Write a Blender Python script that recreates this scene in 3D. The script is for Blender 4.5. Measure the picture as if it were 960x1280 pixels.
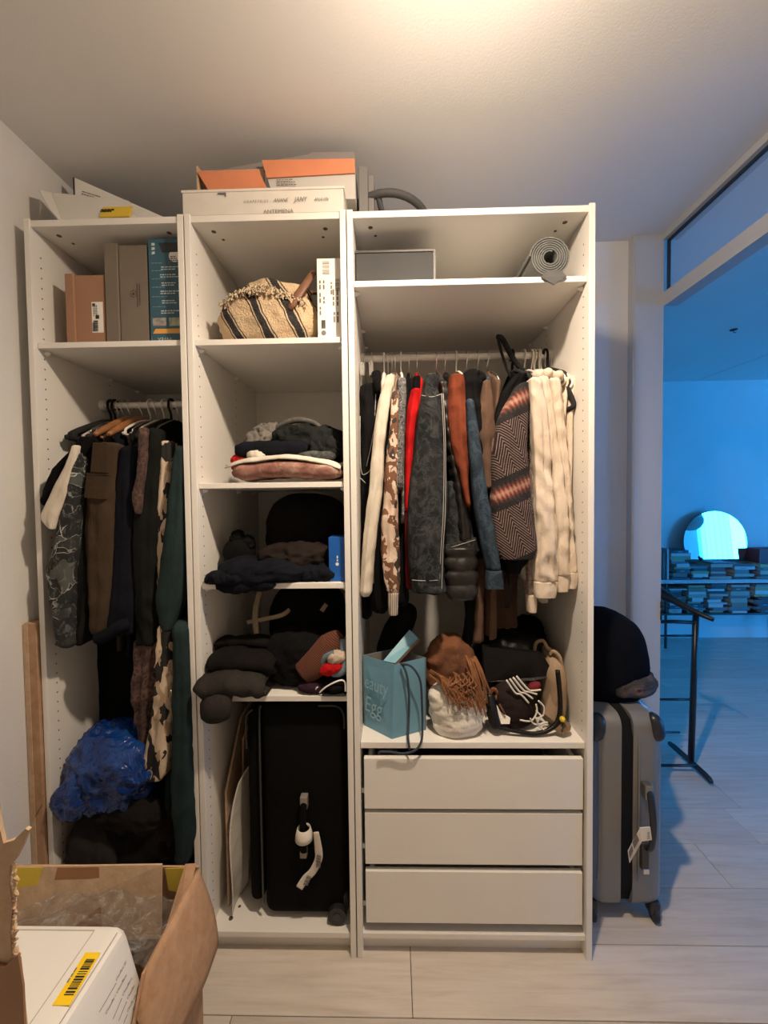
import bpy, bmesh, math, random
from mathutils import Vector, Matrix, noise
for o in list(bpy.data.objects): bpy.data.objects.remove(o)
SC = bpy.context.scene
COL = SC.collection
PI = math.pi
# ------------------------------------------------------------------ camera (all lengths in cm, scene in metres)
CAM = (13.078, -124.323, 148.057); YAW, PIT, ROL, FPX = .021515, .031685, -.012037, 499.87
cy, sy = math.cos(YAW), math.sin(YAW); cp, sp = math.cos(PIT), math.sin(PIT); cr, sr = math.cos(ROL), math.sin(ROL)
R0 = Vector((cy, sy, 0)); F0 = Vector((-sy*cp, cy*cp, -sp)); U0 = Vector((-sy*sp, cy*sp, cp))
R1 = cr*R0 + sr*U0; U1 = cr*U0 - sr*R0
cd = bpy.data.cameras.new('camera'); cam = bpy.data.objects.new('camera', cd); COL.objects.link(cam)
cd.sensor_fit = 'HORIZONTAL'; cd.sensor_width = 36; cd.lens = FPX/960*36; cd.clip_start = .02; cd.clip_end = 60
m3 = Matrix((R1, U1, -F0)).transposed()
cam.matrix_world = Matrix.Translation(Vector(CAM)*.01) @ m3.to_4x4()
SC.camera = cam
# ------------------------------------------------------------------ world: dusk sky outside the windows
W = bpy.data.worlds.new('dusk'); SC.world = W; W.use_nodes = True
W.node_tree.nodes['Background'].inputs[0].default_value = (.02, .36, 1, 1)
W.node_tree.nodes['Background'].inputs[1].default_value = 1.0
# ------------------------------------------------------------------ lights and exposure
def light(name, kind, loc, energy, color, **k):
    l = bpy.data.lights.new(name, kind); l.energy = energy; l.color = color
    for a, b in k.items(): setattr(l, a, b)
    o = bpy.data.objects.new(name, l); COL.objects.link(o); o.location = Vector(loc)*.01
    return o
LAMP = (31, -55, 251)
light('ceiling_bulb', 'POINT', LAMP, 23, (1, .80, .60), shadow_soft_size=.04)
light('ceiling_downlight', 'SPOT', (LAMP[0], LAMP[1], LAMP[2]-1), 78, (1, .80, .60), shadow_soft_size=.035, spot_size=math.radians(168), spot_blend=1.0)
wl = light('dusk_window_light', 'AREA', (845, -266, 135), 600, (.016, .315, 1), shape='RECTANGLE', size=2.3, size_y=2.2)
wl.rotation_euler = (PI/2, 0, 0)
SC.view_settings.view_transform = 'Standard'; SC.view_settings.look = 'None'
SC.view_settings.exposure = 0.08; SC.view_settings.gamma = 1; SC.view_settings.use_curve_mapping = False

# ------------------------------------------------------------------ pixel <-> place
def ray(px, py):
    u, v = (px-480)/FPX, (py-640)/FPX
    return R1*u - U1*v + F0
def at(px, py, Y=None, X=None, Z=None):
    d = ray(px, py)
    t = (Y-CAM[1])/d.y if Y is not None else (X-CAM[0])/d.x if X is not None else (Z-CAM[2])/d.z
    return Vector(CAM) + d*t
# ------------------------------------------------------------------ materials
MATS = {}
def lin(c):
    if isinstance(c, str):
        c = tuple(int(c[i:i+2], 16)/255 for i in (0, 2, 4))
        c = tuple(x/12.92 if x <= .04045 else ((x+.055)/1.055)**2.4 for x in c)
    return (*c[:3], 1)
class NT:
    def __init__(s, name):
        s.m = bpy.data.materials.new(name); s.m.use_nodes = True; s.t = s.m.node_tree
        s.b = s.t.nodes['Principled BSDF']; s.tc = s.t.nodes.new('ShaderNodeTexCoord')
    def n(s, typ, props=None, **ins):
        nd = s.t.nodes.new('ShaderNode'+typ)
        for k, v in (props or {}).items(): setattr(nd, k, v)
        for k, v in ins.items():
            i = nd.inputs[int(k[1:])] if k[0] == '_' and k[1:].isdigit() else nd.inputs[k.replace('_', ' ')]
            if hasattr(v, 'is_output'): s.t.links.new(v, i)
            else: i.default_value = v
        return nd
    def math(s, op, a, b=0.0, c=0.0): return s.n('Math', {'operation': op}, _0=a, _1=b, _2=c).outputs[0]
    def ramp(s, fac, stops, const=False):
        r = s.n('ValToRGB', None, Fac=fac); e = r.color_ramp
        if const: e.interpolation = 'CONSTANT'
        while len(e.elements) < len(stops): e.elements.new(.5)
        for el, (p, c) in zip(e.elements, stops): el.position = p; el.color = lin(c)
        return r.outputs[0]
    def mix(s, fac, a, b, typ='MIX'):
        m = s.n('MixRGB', {'blend_type': typ})
        for k, v in (('Fac', fac), ('Color1', a), ('Color2', b)):
            if hasattr(v, 'is_output'): s.t.links.new(v, m.inputs[k])
            else: m.inputs[k].default_value = v if k == 'Fac' else lin(v)
        return m.outputs[0]
    def noise(s, scale, detail=3, rough=.5, vec=None, dist=0):
        return s.n('TexNoise', None, Vector=vec or s.tc.outputs['Object'], Scale=scale, Detail=detail, Roughness=rough, Distortion=dist).outputs[0]
    def map(s, scale=(1, 1, 1), loc=(0, 0, 0), rot=(0, 0, 0), vec=None):
        return s.n('Mapping', None, Vector=vec or s.tc.outputs['Object'], Scale=scale, Location=loc, Rotation=rot).outputs[0]
    def xyz(s, vec=None):
        return s.n('SeparateXYZ', None, _0=vec or s.tc.outputs['Object']).outputs
    def bump(s, h, st=.3, dist=.01):
        s.t.links.new(s.n('Bump', None, Height=h, Strength=st, Distance=dist).outputs[0], s.b.inputs['Normal'])
    def col(s, c):
        if hasattr(c, 'is_output'): s.t.links.new(c, s.b.inputs['Base Color'])
        else: s.b.inputs['Base Color'].default_value = lin(c)
    def set(s, **k):
        for a, v in k.items():
            i = s.b.inputs[a.replace('_', ' ')]
            if hasattr(v, 'is_output'): s.t.links.new(v, i)
            else: i.default_value = v
        return s
def plain(name, c, rough=.5, metal=0, var=0, vs=8, bump=0, bs=60, spec=.5, coat=0):
    if name in MATS: return MATS[name]
    t = NT(name); t.set(Roughness=rough, Metallic=metal); t.b.inputs['Specular IOR Level'].default_value = spec
    if coat: t.set(Coat_Weight=coat)
    if var:
        k = lin(c); d = tuple(x*(1-var) for x in k[:3]); l = tuple(min(1, x*(1+var)) for x in k[:3])
        t.col(t.ramp(t.noise(vs, 4), [(.3, d), (.7, l)]))
    else: t.col(c)
    if bump: t.bump(t.noise(bs, 3), bump, .004)
    MATS[name] = t.m; return t.m
def fabric(name, c, c2=None, rough=.9, weave=500, soft=9):
    """matt woven cloth: faint colour drift, weave relief and soft creases"""
    if name in MATS: return MATS[name]
    t = NT(name); k = lin(c); c2 = lin(c2) if c2 else tuple(x*.68 for x in k[:3])
    t.col(t.ramp(t.noise(soft, 5, .6), [(.32, c2), (.66, k)])); t.set(Roughness=rough); t.b.inputs['Specular IOR Level'].default_value = .08
    a = t.noise(weave, 2); b = t.noise(26, 4, .6, vec=t.map((1, 1, .32)), dist=.8)
    t.bump(t.math('ADD', t.math('MULTIPLY', a, .25), b), .5, .012)
    MATS[name] = t.m; return t.m
def emit(name, c, st):
    t = NT(name); t.set(Emission_Strength=st); t.b.inputs['Emission Color'].default_value = lin(c); t.col((0, 0, 0)); return t.m

# ------------------------------------------------------------------ geometry
def tag(o, label=None, cat=None, group=None, kind=None):
    for k, v in (('label', label), ('category', cat), ('group', group), ('kind', kind)):
        if v: o[k] = v
    return o
def thing(name, label, cat, loc, group=None):
    o = bpy.data.objects.new(name, None); COL.objects.link(o); o.location = Vector(loc)*.01; o.empty_display_size = .05
    o['wl'] = 0; del o['wl']
    return tag(o, label, cat, group)
def wloc(o):
    v = Vector((0, 0, 0))
    while o is not None: v += o.location; o = o.parent
    return v
class G:
    def __init__(s): s.v = []; s.f = []
    def add(s, v, f):
        n = len(s.v); s.v += [Vector(p) for p in v]; s.f += [tuple(i+n for i in q) for q in f]; return s
    def box(s, x0, x1, y0, y1, z0, z1, bev=0, seg=2):
        if bev:
            bm = bmesh.new(); bmesh.ops.create_cube(bm, size=1)
            for v in bm.verts: v.co = ((x0+x1)/2+v.co.x*(x1-x0), (y0+y1)/2+v.co.y*(y1-y0), (z0+z1)/2+v.co.z*(z1-z0))
            bmesh.ops.bevel(bm, geom=bm.edges[:], offset=bev, segments=seg, profile=.5, affect='EDGES')
            s.bm(bm); return s
        return s.add([(x, y, z) for z in (z0, z1) for y in (y0, y1) for x in (x0, x1)],
                     [(0, 2, 3, 1), (4, 5, 7, 6), (0, 1, 5, 4), (2, 6, 7, 3), (0, 4, 6, 2), (1, 3, 7, 5)])
    def bm(s, bm):
        bm.verts.index_update(); s.add([v.co.copy() for v in bm.verts], [[v.index for v in f.verts] for f in bm.faces]); bm.free()
    def hexa(s, p):   # eight corners: bottom 4 then top 4, both counter-clockwise seen from above
        return s.add(p, [(3, 2, 1, 0), (4, 5, 6, 7), (0, 1, 5, 4), (1, 2, 6, 5), (2, 3, 7, 6), (3, 0, 4, 7)])
    def slab(s, quad, n):    # polygon with thickness vector n
        q = [Vector(p) for p in quad]; n = Vector(n); k = len(q)
        return s.add(q+[p+n for p in q], [tuple(range(k)), tuple(range(2*k-1, k-1, -1))]+[(i, i+k, (i+1) % k+k, (i+1) % k) for i in range(k)])
    def loft(s, rings, caps=True, closed=True):
        n = len(rings[0]); v = [p for r in rings for p in r]; f = []
        for i in range(len(rings)-1):
            for j in range(n if closed else n-1):
                a, b = i*n+j, i*n+(j+1) % n; f.append((a, b, b+n, a+n))
        if caps and closed:
            f.append(tuple(range(n-1, -1, -1))); k = (len(rings)-1)*n; f.append(tuple(range(k, k+n)))
        return s.add(v, f)
    def tube(s, pts, r, n=8, caps=True, smooth=0, flat=None):
        pts = [Vector(p) for p in pts]
        if smooth: pts = spline(pts, smooth)
        rs = r if isinstance(r, (list, tuple)) else [r]*len(pts)
        if len(rs) != len(pts): rs = [lerp_list(rs, i/(len(pts)-1)) for i in range(len(pts))]
        rings = []; up = None
        for i, p in enumerate(pts):
            d = (pts[min(i+1, len(pts)-1)]-pts[max(i-1, 0)]).normalized()
            if up is None:
                up = Vector((0, 0, 1)) if abs(d.z) < .9 else Vector((1, 0, 0))
                if flat: up = Vector(flat[1])
            up = (up-d*up.dot(d)).normalized(); sd = d.cross(up)
            fy = flat[0] if flat else 1
            rings.append([p+(up*math.cos(a)*fy+sd*math.sin(a))*rs[i] for a in [2*PI*k/n for k in range(n)]])
        return s.loft(rings, caps)
    def lathe(s, c, prof, n=20, ax='z'):
        rings = []
        for r, h in prof:
            ring = []
            for k in range(n):
                a = 2*PI*k/n; x, y = r*math.cos(a), r*math.sin(a)
                ring.append(Vector(c)+(Vector((x, y, h)) if ax == 'z' else Vector((x, h, y)) if ax == 'y' else Vector((h, x, y))))
            rings.append(ring)
        return s.loft(rings)
    def lump(s, c, r, seed=0, amp=.12, fr=1.5, p=2.0, sub=4, floor=None, ceil=None, ridge=.5, rot=0, tilt=0, wall=None, crumple=False):
        """cloth-like body: rounded superellipsoid with creased noise relief"""
        bm = bmesh.new(); bmesh.ops.create_icosphere(bm, subdivisions=sub, radius=1)
        off = Vector((seed*7.3, seed*3.1, seed*1.7)); c = Vector(c); FR = Matrix.Rotation(seed*1.3, 3, 'Y') @ Matrix.Rotation(seed*.7, 3, 'Z'); Rz = Matrix.Rotation(rot, 3, 'Z') @ Matrix.Rotation(tilt, 3, 'Y')
        for v in bm.verts:
            d = v.co.normalized(); k = (abs(d.x)**p+abs(d.y)**p+abs(d.z)**p)**(-1/p)
            q = Vector((d.x*r[0], d.y*r[1], d.z*r[2]))*k
            sv = q/ (max(r)*.5) * fr + off
            if crumple:
                f1 = noise.voronoi(sv*1.25)[0]; f2 = noise.voronoi(sv*2.9+Vector((3, 1, 7)))[0]
                h = (f1[1]-f1[0])*-.9+.5+noise.noise(sv*.7)*.7+(f2[1]-f2[0])*-.35
            else:
                w = FR @ sv; w = Vector((w.x, w.y*.38, w.z))
                h = noise.noise(sv*.8)*.55+ridge*(.5-abs(noise.noise(w*1.15+Vector((9, 4, 2))))*2.1)+ridge*.5*(.4-abs(noise.noise(w*2.5))*1.8)
            q = q + d*h*amp*min(r[0], r[1], r[2]*1.6)
            q = Rz @ q + c
            if floor is not None and q.z < floor: q.z = floor + .02*(q.z-floor)*0
            if ceil is not None and q.z > ceil: q.z = ceil
            if wall: 
                q.x = min(max(q.x, wall[0]), wall[1])
                if len(wall) > 2: q.y = min(max(q.y, wall[2]), wall[3])
            v.co = q
        s.bm(bm); return s
    def grid(s, fn, nu, nv):
        v = [fn(i/nu, j/nv) for j in range(nv+1) for i in range(nu+1)]
        return s.add(v, [(j*(nu+1)+i, j*(nu+1)+i+1, (j+1)*(nu+1)+i+1, (j+1)*(nu+1)+i) for j in range(nv) for i in range(nu)])
    def build(s, name, mat, parent=None, smooth=False, base=None, solid=0, auto=None):
        me = bpy.data.meshes.new(name)
        if parent is not None: L = wloc(parent)*100
        elif base is not None: L = Vector(base)
        else:
            xs = [p.x for p in s.v]; ys = [p.y for p in s.v]; zs = [p.z for p in s.v]
            L = Vector(((min(xs)+max(xs))/2, (min(ys)+max(ys))/2, min(zs)))
        me.from_pydata([(p-L)*.01 for p in s.v], [], s.f); me.validate()
        bm = bmesh.new(); bm.from_mesh(me); bmesh.ops.recalc_face_normals(bm, faces=bm.faces[:]); bm.to_mesh(me); bm.free()
        me.materials.append(mat)
        if smooth:
            me.polygons.foreach_set('use_smooth', [True]*len(me.polygons))
            if auto: me.set_sharp_from_angle(angle=math.radians(auto))
        o = bpy.data.objects.new(name, me); COL.objects.link(o)
        if parent is not None: o.parent = parent
        else: o.location = L*.01
        if solid:
            md = o.modifiers.new('thick', 'SOLIDIFY'); md.thickness = solid*.01
        return o
def spline(pts, k):
    out = []; n = len(pts)
    for i in range(n-1):
        p0, p1, p2, p3 = pts[max(i-1, 0)], pts[i], pts[i+1], pts[min(i+2, n-1)]
        for j in range(k):
            t = j/k
            out.append(.5*((2*p1)+(p2-p0)*t+(2*p0-5*p1+4*p2-p3)*t*t+(3*p1-p0-3*p2+p3)*t**3))
    return out+[pts[-1]]
def lerp_list(l, t):
    x = t*(len(l)-1); i = min(int(x), len(l)-2); return l[i]+(l[i+1]-l[i])*(x-i)
def smooth_levels(lv, k=6):
    """catmull-rom through rows of numbers"""
    return [list(v) for v in spline([vecn(r) for r in lv], k)]
def folded(x0, x1, prof, th, seed=0, amp=.35, zoff=None, nx=26, sm=5):
    """a folded cloth: a thick strip bent along prof (depth, height), running from x0 to x1 with uneven ends"""
    pr = spline([Vector((0, a, b)) for a, b in prof], sm); rings = []; n = len(pr)
    for i in range(nx+1):
        t = i/nx; x = x0+(x1-x0)*t; e = min(1, .25+min(t, 1-t)*9); lf = []; rt = []
        dz = zoff(t) if zoff else 0
        for k, p in enumerate(pr):
            d = (pr[min(k+1, n-1)]-pr[max(k-1, 0)]).normalized(); nn = Vector((0, -d.z, d.y)); s_ = k/(n-1)
            w = noise.noise(Vector((x*.16+seed*5, p.y*.12, p.z*.2)))*amp*1.6+noise.noise(Vector((x*.42+seed, p.y*.3, seed)))*amp*.7
            ex = noise.noise(Vector((seed*3, s_*6, t > .5)))*1.1*(abs(t-.5)*2)**6
            c = p+Vector((x+ex, w*.8, dz+w)); h = th/2*e*(.5 if k in (0, n-1) else 1)*(1+.25*noise.noise(Vector((x*.3, s_*7, seed))))
            lf.append(c+nn*h); rt.append(c-nn*h)
        rings.append(lf+rt[::-1])
    return G().loft(rings)
class vecn(tuple):
    def __add__(a, b): return vecn(x+y for x, y in zip(a, b))
    def __sub__(a, b): return vecn(x-y for x, y in zip(a, b))
    def __mul__(a, t): return vecn(x*t for x in a)
    __rmul__ = __mul__
FONT = None
def text(name, s, size, org, xd, yd, mat, parent, off=.06, squeeze=1.0, shear=0.0, align='LEFT'):
    """flat lettering lying on a surface"""
    cu = bpy.data.curves.new(name, 'FONT'); cu.body = s; cu.size = size; cu.shear = shear; cu.align_x = align; cu.resolution_u = 2
    t = bpy.data.objects.new(name, cu); COL.objects.link(t)
    me = bpy.data.meshes.new_from_object(t)
    bpy.data.objects.remove(t); bpy.data.curves.remove(cu)
    xd = Vector(xd).normalized(); yd = Vector(yd).normalized(); nd = xd.cross(yd); L = wloc(parent)*100
    for v in me.vertices:
        v.co = (Vector(org)+xd*v.co.x*squeeze+yd*v.co.y+nd*off-L)*.01
    me.materials.clear(); me.materials.append(mat); me.name = name
    o = bpy.data.objects.new(name, me); COL.objects.link(o); o.parent = parent
    return o
def quad(name, org, xd, yd, w, h, mat, parent, off=.04):
    xd = Vector(xd).normalized(); yd = Vector(yd).normalized(); nd = xd.cross(yd); o = Vector(org)+nd*off*.3
    return G().slab([o, o+xd*w, o+xd*w+yd*h, o+yd*h], nd*off).build(name, mat, parent)
def barcode(name, org, xd, yd, w, h, mat, parent, seed=1, off=.07):
    """stripes laid along xd, each h tall along yd"""
    rn = random.Random(seed); xd = Vector(xd).normalized(); yd = Vector(yd).normalized(); nd = xd.cross(yd); g = G(); x = 0
    while x < w:
        b = w*rn.choice((.02, .03, .05)); o = Vector(org)+xd*x+nd*off*.5
        g.slab([o, o+xd*b, o+xd*b+yd*h, o+yd*h], nd*off*.5); x += b+w*rn.choice((.02, .03, .045))
    return g.build(name, mat, parent)
def lines(name, org, xd, yd, w, n, step, mat, parent, seed=1, th=.25, off=.06):
    """rows of tiny illegible print"""
    rn = random.Random(seed); xd = Vector(xd).normalized(); yd = Vector(yd).normalized(); nd = xd.cross(yd); g = G()
    for i in range(n):
        x = 0; end = w*rn.uniform(.6, 1)
        while x < end:
            l = rn.uniform(.4, 1.3)*th*3; o = Vector(org)+xd*x-yd*i*step+nd*off*.5
            g.slab([o, o+xd*l, o+xd*l+yd*th, o+yd*th], nd*off*.5); x += l+th*.8
    return g.build(name, mat, parent)
# ================================================================== materials of the place
WALL = plain('wall_paint', (.68, .665, .64), .85, var=.03, vs=3, bump=.25, bs=140, spec=.25)
CEIL = plain('ceiling_paint', (.76, .745, .725), .9, var=.02, vs=2, bump=.12, bs=160, spec=.2)
TRIM = plain('trim_paint', (.47, .47, .46), .5, bump=.05)
LAC = plain('white_foil', (.80, .775, .73), .42, var=.02, vs=5, bump=.08, bs=220)
HOLE = plain('hole_dark', (.06, .05, .04), .9)
CAMB = plain('cam_brown', (.10, .07, .045), .5)
PINW = plain('pin_white', (.85, .84, .8), .35)
BLK = plain('black_plastic', (.012, .012, .013), .45)
CHROME = plain('chrome', (.75, .73, .70), .22, 1)
DARKM = plain('dark_metal', (.03, .03, .034), .4, .5)
INK = plain('ink_black', (.02, .02, .02), .7)
INKG = plain('ink_grey', (.16, .15, .14), .7)
PAPER = plain('paper_white', (.82, .80, .76), .6, var=.02)
YEL = plain('sticker_yellow', (.92, .62, .01), .5)
def plank_mat():
    t = NT('floor_plank'); oi = t.n('ObjectInfo').outputs['Random']
    sh = t.n('VectorMath', {'operation': 'ADD'}, _0=t.tc.outputs['Object'], _1=t.n('CombineXYZ', None, X=t.math('MULTIPLY', oi, 37.0), Y=t.math('MULTIPLY', oi, 11.0)).outputs[0]).outputs[0]
    g = t.noise(3, 8, .62, vec=t.map((1.2, 16, 1), vec=sh), dist=.5)
    blot = t.noise(2.2, 5, .6, vec=t.map((1, 3.2, 1), vec=sh))
    c = t.ramp(g, [(.25, (.48, .42, .365)), (.5, (.60, .54, .475)), (.75, (.68, .62, .555))])
    c = t.mix(t.ramp(blot, [(.45, (0, 0, 0)), (.72, (.4, .4, .4))]), c, (.50, .43, .37), 'MIX')
    c = t.mix(1.0, c, t.ramp(oi, [(0, (.88, .88, .88)), (1, (1.06, 1.06, 1.06))]), 'MULTIPLY')
    t.col(c); t.set(Roughness=.42); t.bump(g, .12, .004); return t.m
PLANK = plank_mat()
def cardboard(name, c, c2):
    t = NT(name); n = t.noise(30, 6, .7); w = t.noise(5, 3, .6)
    x = t.mix(t.ramp(w, [(.3, (0, 0, 0)), (.75, (1, 1, 1))]), c, c2)
    t.col(t.mix(.18, x, t.ramp(n, [(.3, (.2, .15, .1)), (.7, (.9, .75, .6))]), 'MIX')); t.set(Roughness=.85)
    t.bump(t.noise(18, 4, .6), .3, .01); return t.m
CARD = cardboard('cardboard', (.35, .185, .09), (.41, .225, .115))
CARD2 = cardboard('cardboard_pale', (.47, .31, .19), (.52, .36, .23))
# ================================================================== the room shell
CZ = 265; XL = -105; XP = 136; YB = 65; YF = 295; XR = 990; YN = -260
def struct(g, name, mat, smooth=False, **k):
    o = g.build(name, mat, None, smooth, **k); o['kind'] = 'structure'; return o
fl = struct(G().box(XL-12, XR+12, YN-12, YF+12, -4, -.9), 'floor', plain('floor_base', (.05, .04, .035), .8))
rn = random.Random(5); i = 0
pm = {}
def plank(x0, x1, y0, y1):
    k = (round(x1-x0, 1), round(y1-y0, 1))
    if k not in pm:
        b = G().box(0, k[0], 0, k[1], -.9, 0, .12, 1); me = bpy.data.meshes.new('floor_plank')
        me.from_pydata([p*.01 for p in b.v], [], b.f); me.materials.append(PLANK); pm[k] = me
    o = bpy.data.objects.new('floor_plank', pm[k]); COL.objects.link(o); o.parent = fl
    o.location = Vector((x0, y0, 0))*.01 - fl.location
PW, PL = 19.6, 138
y = 4.9-PW*14
row = 0
while y < YF+5:
    off = {14: 17.2, 13: 17.2-52, 15: 17.2+50}.get(row, rn.uniform(0, PL))
    x = off-PL*math.ceil((off-XL)/PL)
    while x < XR:
        a, b = max(x, XL), min(x+PL, XR)
        if b-a > 3: plank(a+.11, b-.11, y-PW+.12, min(y, YF)-.12)
        x += PL
    y += PW; row += 1
struct(G().box(XL-12, XR+12, YN-12, YF+12, CZ, CZ+10), 'ceiling', CEIL)
struct(G().box(XL-12, XL, YN, YF+12, 0, CZ), 'wall_left', WALL)
struct(G().box(XL, XP-13, YB, YB+12, 0, CZ), 'wall_back', WALL)
struct(G().box(XP-13, XR, YF, YF+12, 0, CZ), 'wall_far', WALL)
# near wall of the far room with its tall window
g = G(); WX0, WX1, WZ0, WZ1 = 730, 960, 25, 245
g.box(XL, WX0, YN-12, YN, 0, CZ); g.box(WX1, XR, YN-12, YN, 0, CZ); g.box(WX0, WX1, YN-12, YN, 0, WZ0); g.box(WX0, WX1, YN-12, YN, WZ1, CZ)
struct(g, 'wall_near', WALL)
struct(G().box(XR, XR+12, YN, YF, 0, CZ), 'wall_right', WALL)
g = G()
for xx in (WX0, 843, WX1-4): g.box(xx, xx+4, YN-5, YN-1, WZ0, WZ1)
for zz in (WZ0, WZ1-4): g.box(WX0+4, WX1-4, YN-5, YN-1, zz, zz+4)
struct(g, 'window_1', TRIM)
# partition between the two rooms: post, header beam, transom pane
post = struct(G().box(XP-13.5, XP, 61, 83, 0, CZ), 'trim_1', TRIM)
G().box(XP-12.8, XP-12, 60.7, 61, 0, CZ).build('corner_bead', TRIM, post)
g = G(); g.box(XP-.2, XP+.25, 60.4, 61.05, 96.5, 99.6); g.box(XP-.2, XP+.25, 60.4, 61.05, 91, 95.3); g.build('strike_plate', BLK, post)
struct(G().box(XP, XP+12, YN, -26, 0, CZ), 'wall_spill_block', WALL)  # unseen wall added to hold back blue light from the next room
beam = struct(G().box(XP, XP+6, -26, 61, 233.4, 239.6), 'trim_2', TRIM)
struct(G().box(XP-.6, XP+6, -26, 61, 262.5, CZ), 'trim_3', TRIM)
t = NT('transom_glass'); t.set(Roughness=.03); t.b.inputs['Alpha'].default_value = .13; t.col((.6, .65, .7)); 
pane = struct(G().box(XP+2.6, XP+3.2, -26, 60.8, 239.6, 262.5), 'window_2', t.m)
g = G()
for a in ((XP+1.2, XP+2.4, 60.2, 60.95, 239.6, 262.5), (XP+1.2, XP+2.4, -26, 60.2, 261.7, 262.5)): g.box(*a)
g.build('glazing_seal', plain('seal_black', (.02, .03, .04), .6), pane)
# crease across the far ceiling and a little hook
p0, p1 = at(860, 480, Z=CZ), at(960, 443, Z=CZ); dv = (p1-p0).normalized(); nv = Vector((dv.y, -dv.x, 0))
p1 = p0+dv*(260); 
struct(G().slab([p0-nv*.5+Vector((0, 0, -.35)), p1-nv*.5+Vector((0, 0, -.35)), p1+nv*.5+Vector((0, 0, -.35)), p0+nv*.5+Vector((0, 0, -.35))], (0, 0, .35)), 'trim_4', CEIL)
h = at(917, 412, Z=CZ)
hk = thing('ceiling_hook', 'small dark hook screwed into the ceiling of the blue room', 'hook', (h.x, h.y, CZ-2.2))
G().lathe((h.x, h.y, CZ), [(2.4, 0), (2.2, -.5), (.6, -.8)]).build('base_plate', DARKM, hk, True)
G().tube([(h.x, h.y, CZ-.7), (h.x, h.y, CZ-1.6), (h.x+1, h.y, CZ-2.2), (h.x+1.8, h.y, CZ-1.5)], .25, 6, smooth=4).build('hook', DARKM, hk, True)
# the lamp that lights the wardrobe (just above the frame)
lt = thing('ceiling_lamp', 'bare warm bulb lamp on the ceiling in front of the wardrobe', 'lamp', (LAMP[0], LAMP[1], LAMP[2]))
G().lathe((LAMP[0], LAMP[1], CZ), [(5, 0), (5, -1.5), (2, -2.2), (1.8, -5.5), (0.3, -5.6)]).build('socket', PINW, lt, True, auto=40)

G().lathe((LAMP[0], LAMP[1], LAMP[2]+4.2), [(1.5, .9), (9.2, .5), (9.2, 0), (1.5, .3)], 28).build('light_block_disc', PINW, lt, True, auto=40)  # unseen disc added to keep the bulb's hot spot off the ceiling
# ================================================================== wardrobe frames
UH = 236.4; PT = 1.8; D = 58
holes = {}
def hole_strip(u, x, sgn, zs, ys):
    g = G(); r = .27
    for yy in ys:
        for z in zs:
            c = Vector((x, yy, z)); n = 8
            g.add([c+Vector((sgn*.03, math.cos(2*PI*k/n)*r, math.sin(2*PI*k/n)*r)) for k in range(n)], [tuple(range(n))])
    o = g.build('peg_holes', HOLE, u); o['kind'] = 'stuff'; return o
def unit(x0, x1, label, shelves, rail=None):
    u = thing('wardrobe_frame', label, 'wardrobe', ((x0+x1)/2, D/2, 0), 'open white wardrobe frames')
    G().box(x0, x0+PT, 0, D, 0, UH, .08, 1).build('side_panel', LAC, u)
    G().box(x1-PT, x1, 0, D, 0, UH, .08, 1).build('side_panel', LAC, u)
    a, b = x0+PT, x1-PT
    tp = G().box(a, b, .5, D-.6, UH-2.3, UH-.3, .08, 1).build('top_panel', LAC, u)
    bt = G().box(a, b, .9, D-.6, 5.6, 7.4, .08, 1).build('bottom_panel', LAC, u)
    G().box(a, b, 3.6, 5.2, 0, 5.6).build('plinth', LAC, u)
    G().box(a, b, D-.6, D, 5.6, UH-.3).build('back_panel', LAC, u)
    for s_, cx in ((1, a+5.2), (-1, b-5.2)):
        for yy, r in ((5, .75), (9, .5)):
            g = G(); cxx = cx+s_*(1.4 if r < .6 else 0)
            g.lathe((cxx, yy, UH-2.3), [(r, .02), (r, -.05), (r*.5, -.08)], 12).build('cam_cover', CAMB, u)
            G().lathe((cxx, yy, 7.4), [(r, -.02), (r, .05), (r*.5, .08)], 12).build('cam_cover', CAMB, u)
    for z1, th in shelves:
        sh = G().box(a+.1, b-.1, 1.3, D-1, z1-th, z1, .1, 1).build('shelf', LAC, u)
        for s_, xx in ((1, a), (-1, b)):
            for yy in (4.4, 33, 50):
                G().lathe((xx, yy, z1-th-.55), [(.85, 0), (.85, s_*.5), (.5, s_*.9), (.35, s_*1.5)], 10, 'x').build('shelf_pin', PINW, sh, True, auto=40)
    zs = [12+3.2*k for k in range(68)]
    hole_strip(u, a, 1, zs, (3.7, 33.5)); hole_strip(u, b, -1, zs, (3.7, 33.5))
    if rail:
        G().tube([(a, 29, rail), (b, 29, rail)], 1.25, 16).build('clothes_rail', plain('rail_white', (.83, .81, .76), .3), u, True, auto=40)
        for s_, xx in ((1, a), (-1, b)):
            G().lathe((xx, 29, rail), [(2.1, 0), (2.1, s_*.6), (1.6, s_*1.6)], 16, 'x').build('rail_holder', PINW, u, True, auto=40)
    return u
UL = unit(-100.3, -50.4, 'left wardrobe frame beside the wall, dark clothes over a blue plastic bag', [(198.8, 1.8)], 185.4)
UM = unit(-50.0, -.25, 'middle wardrobe frame with stacked shelves above a black suitcase', [(198.7, 1.8), (153.8, 1.7), (121.8, 1.8), (85.4, 1.8)])
UR = unit(.1, 75.1, 'wide right wardrobe frame with long clothes rail and three drawers', [(215.6, 1.8), (70.3, 2.0)], 201.4)
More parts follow.
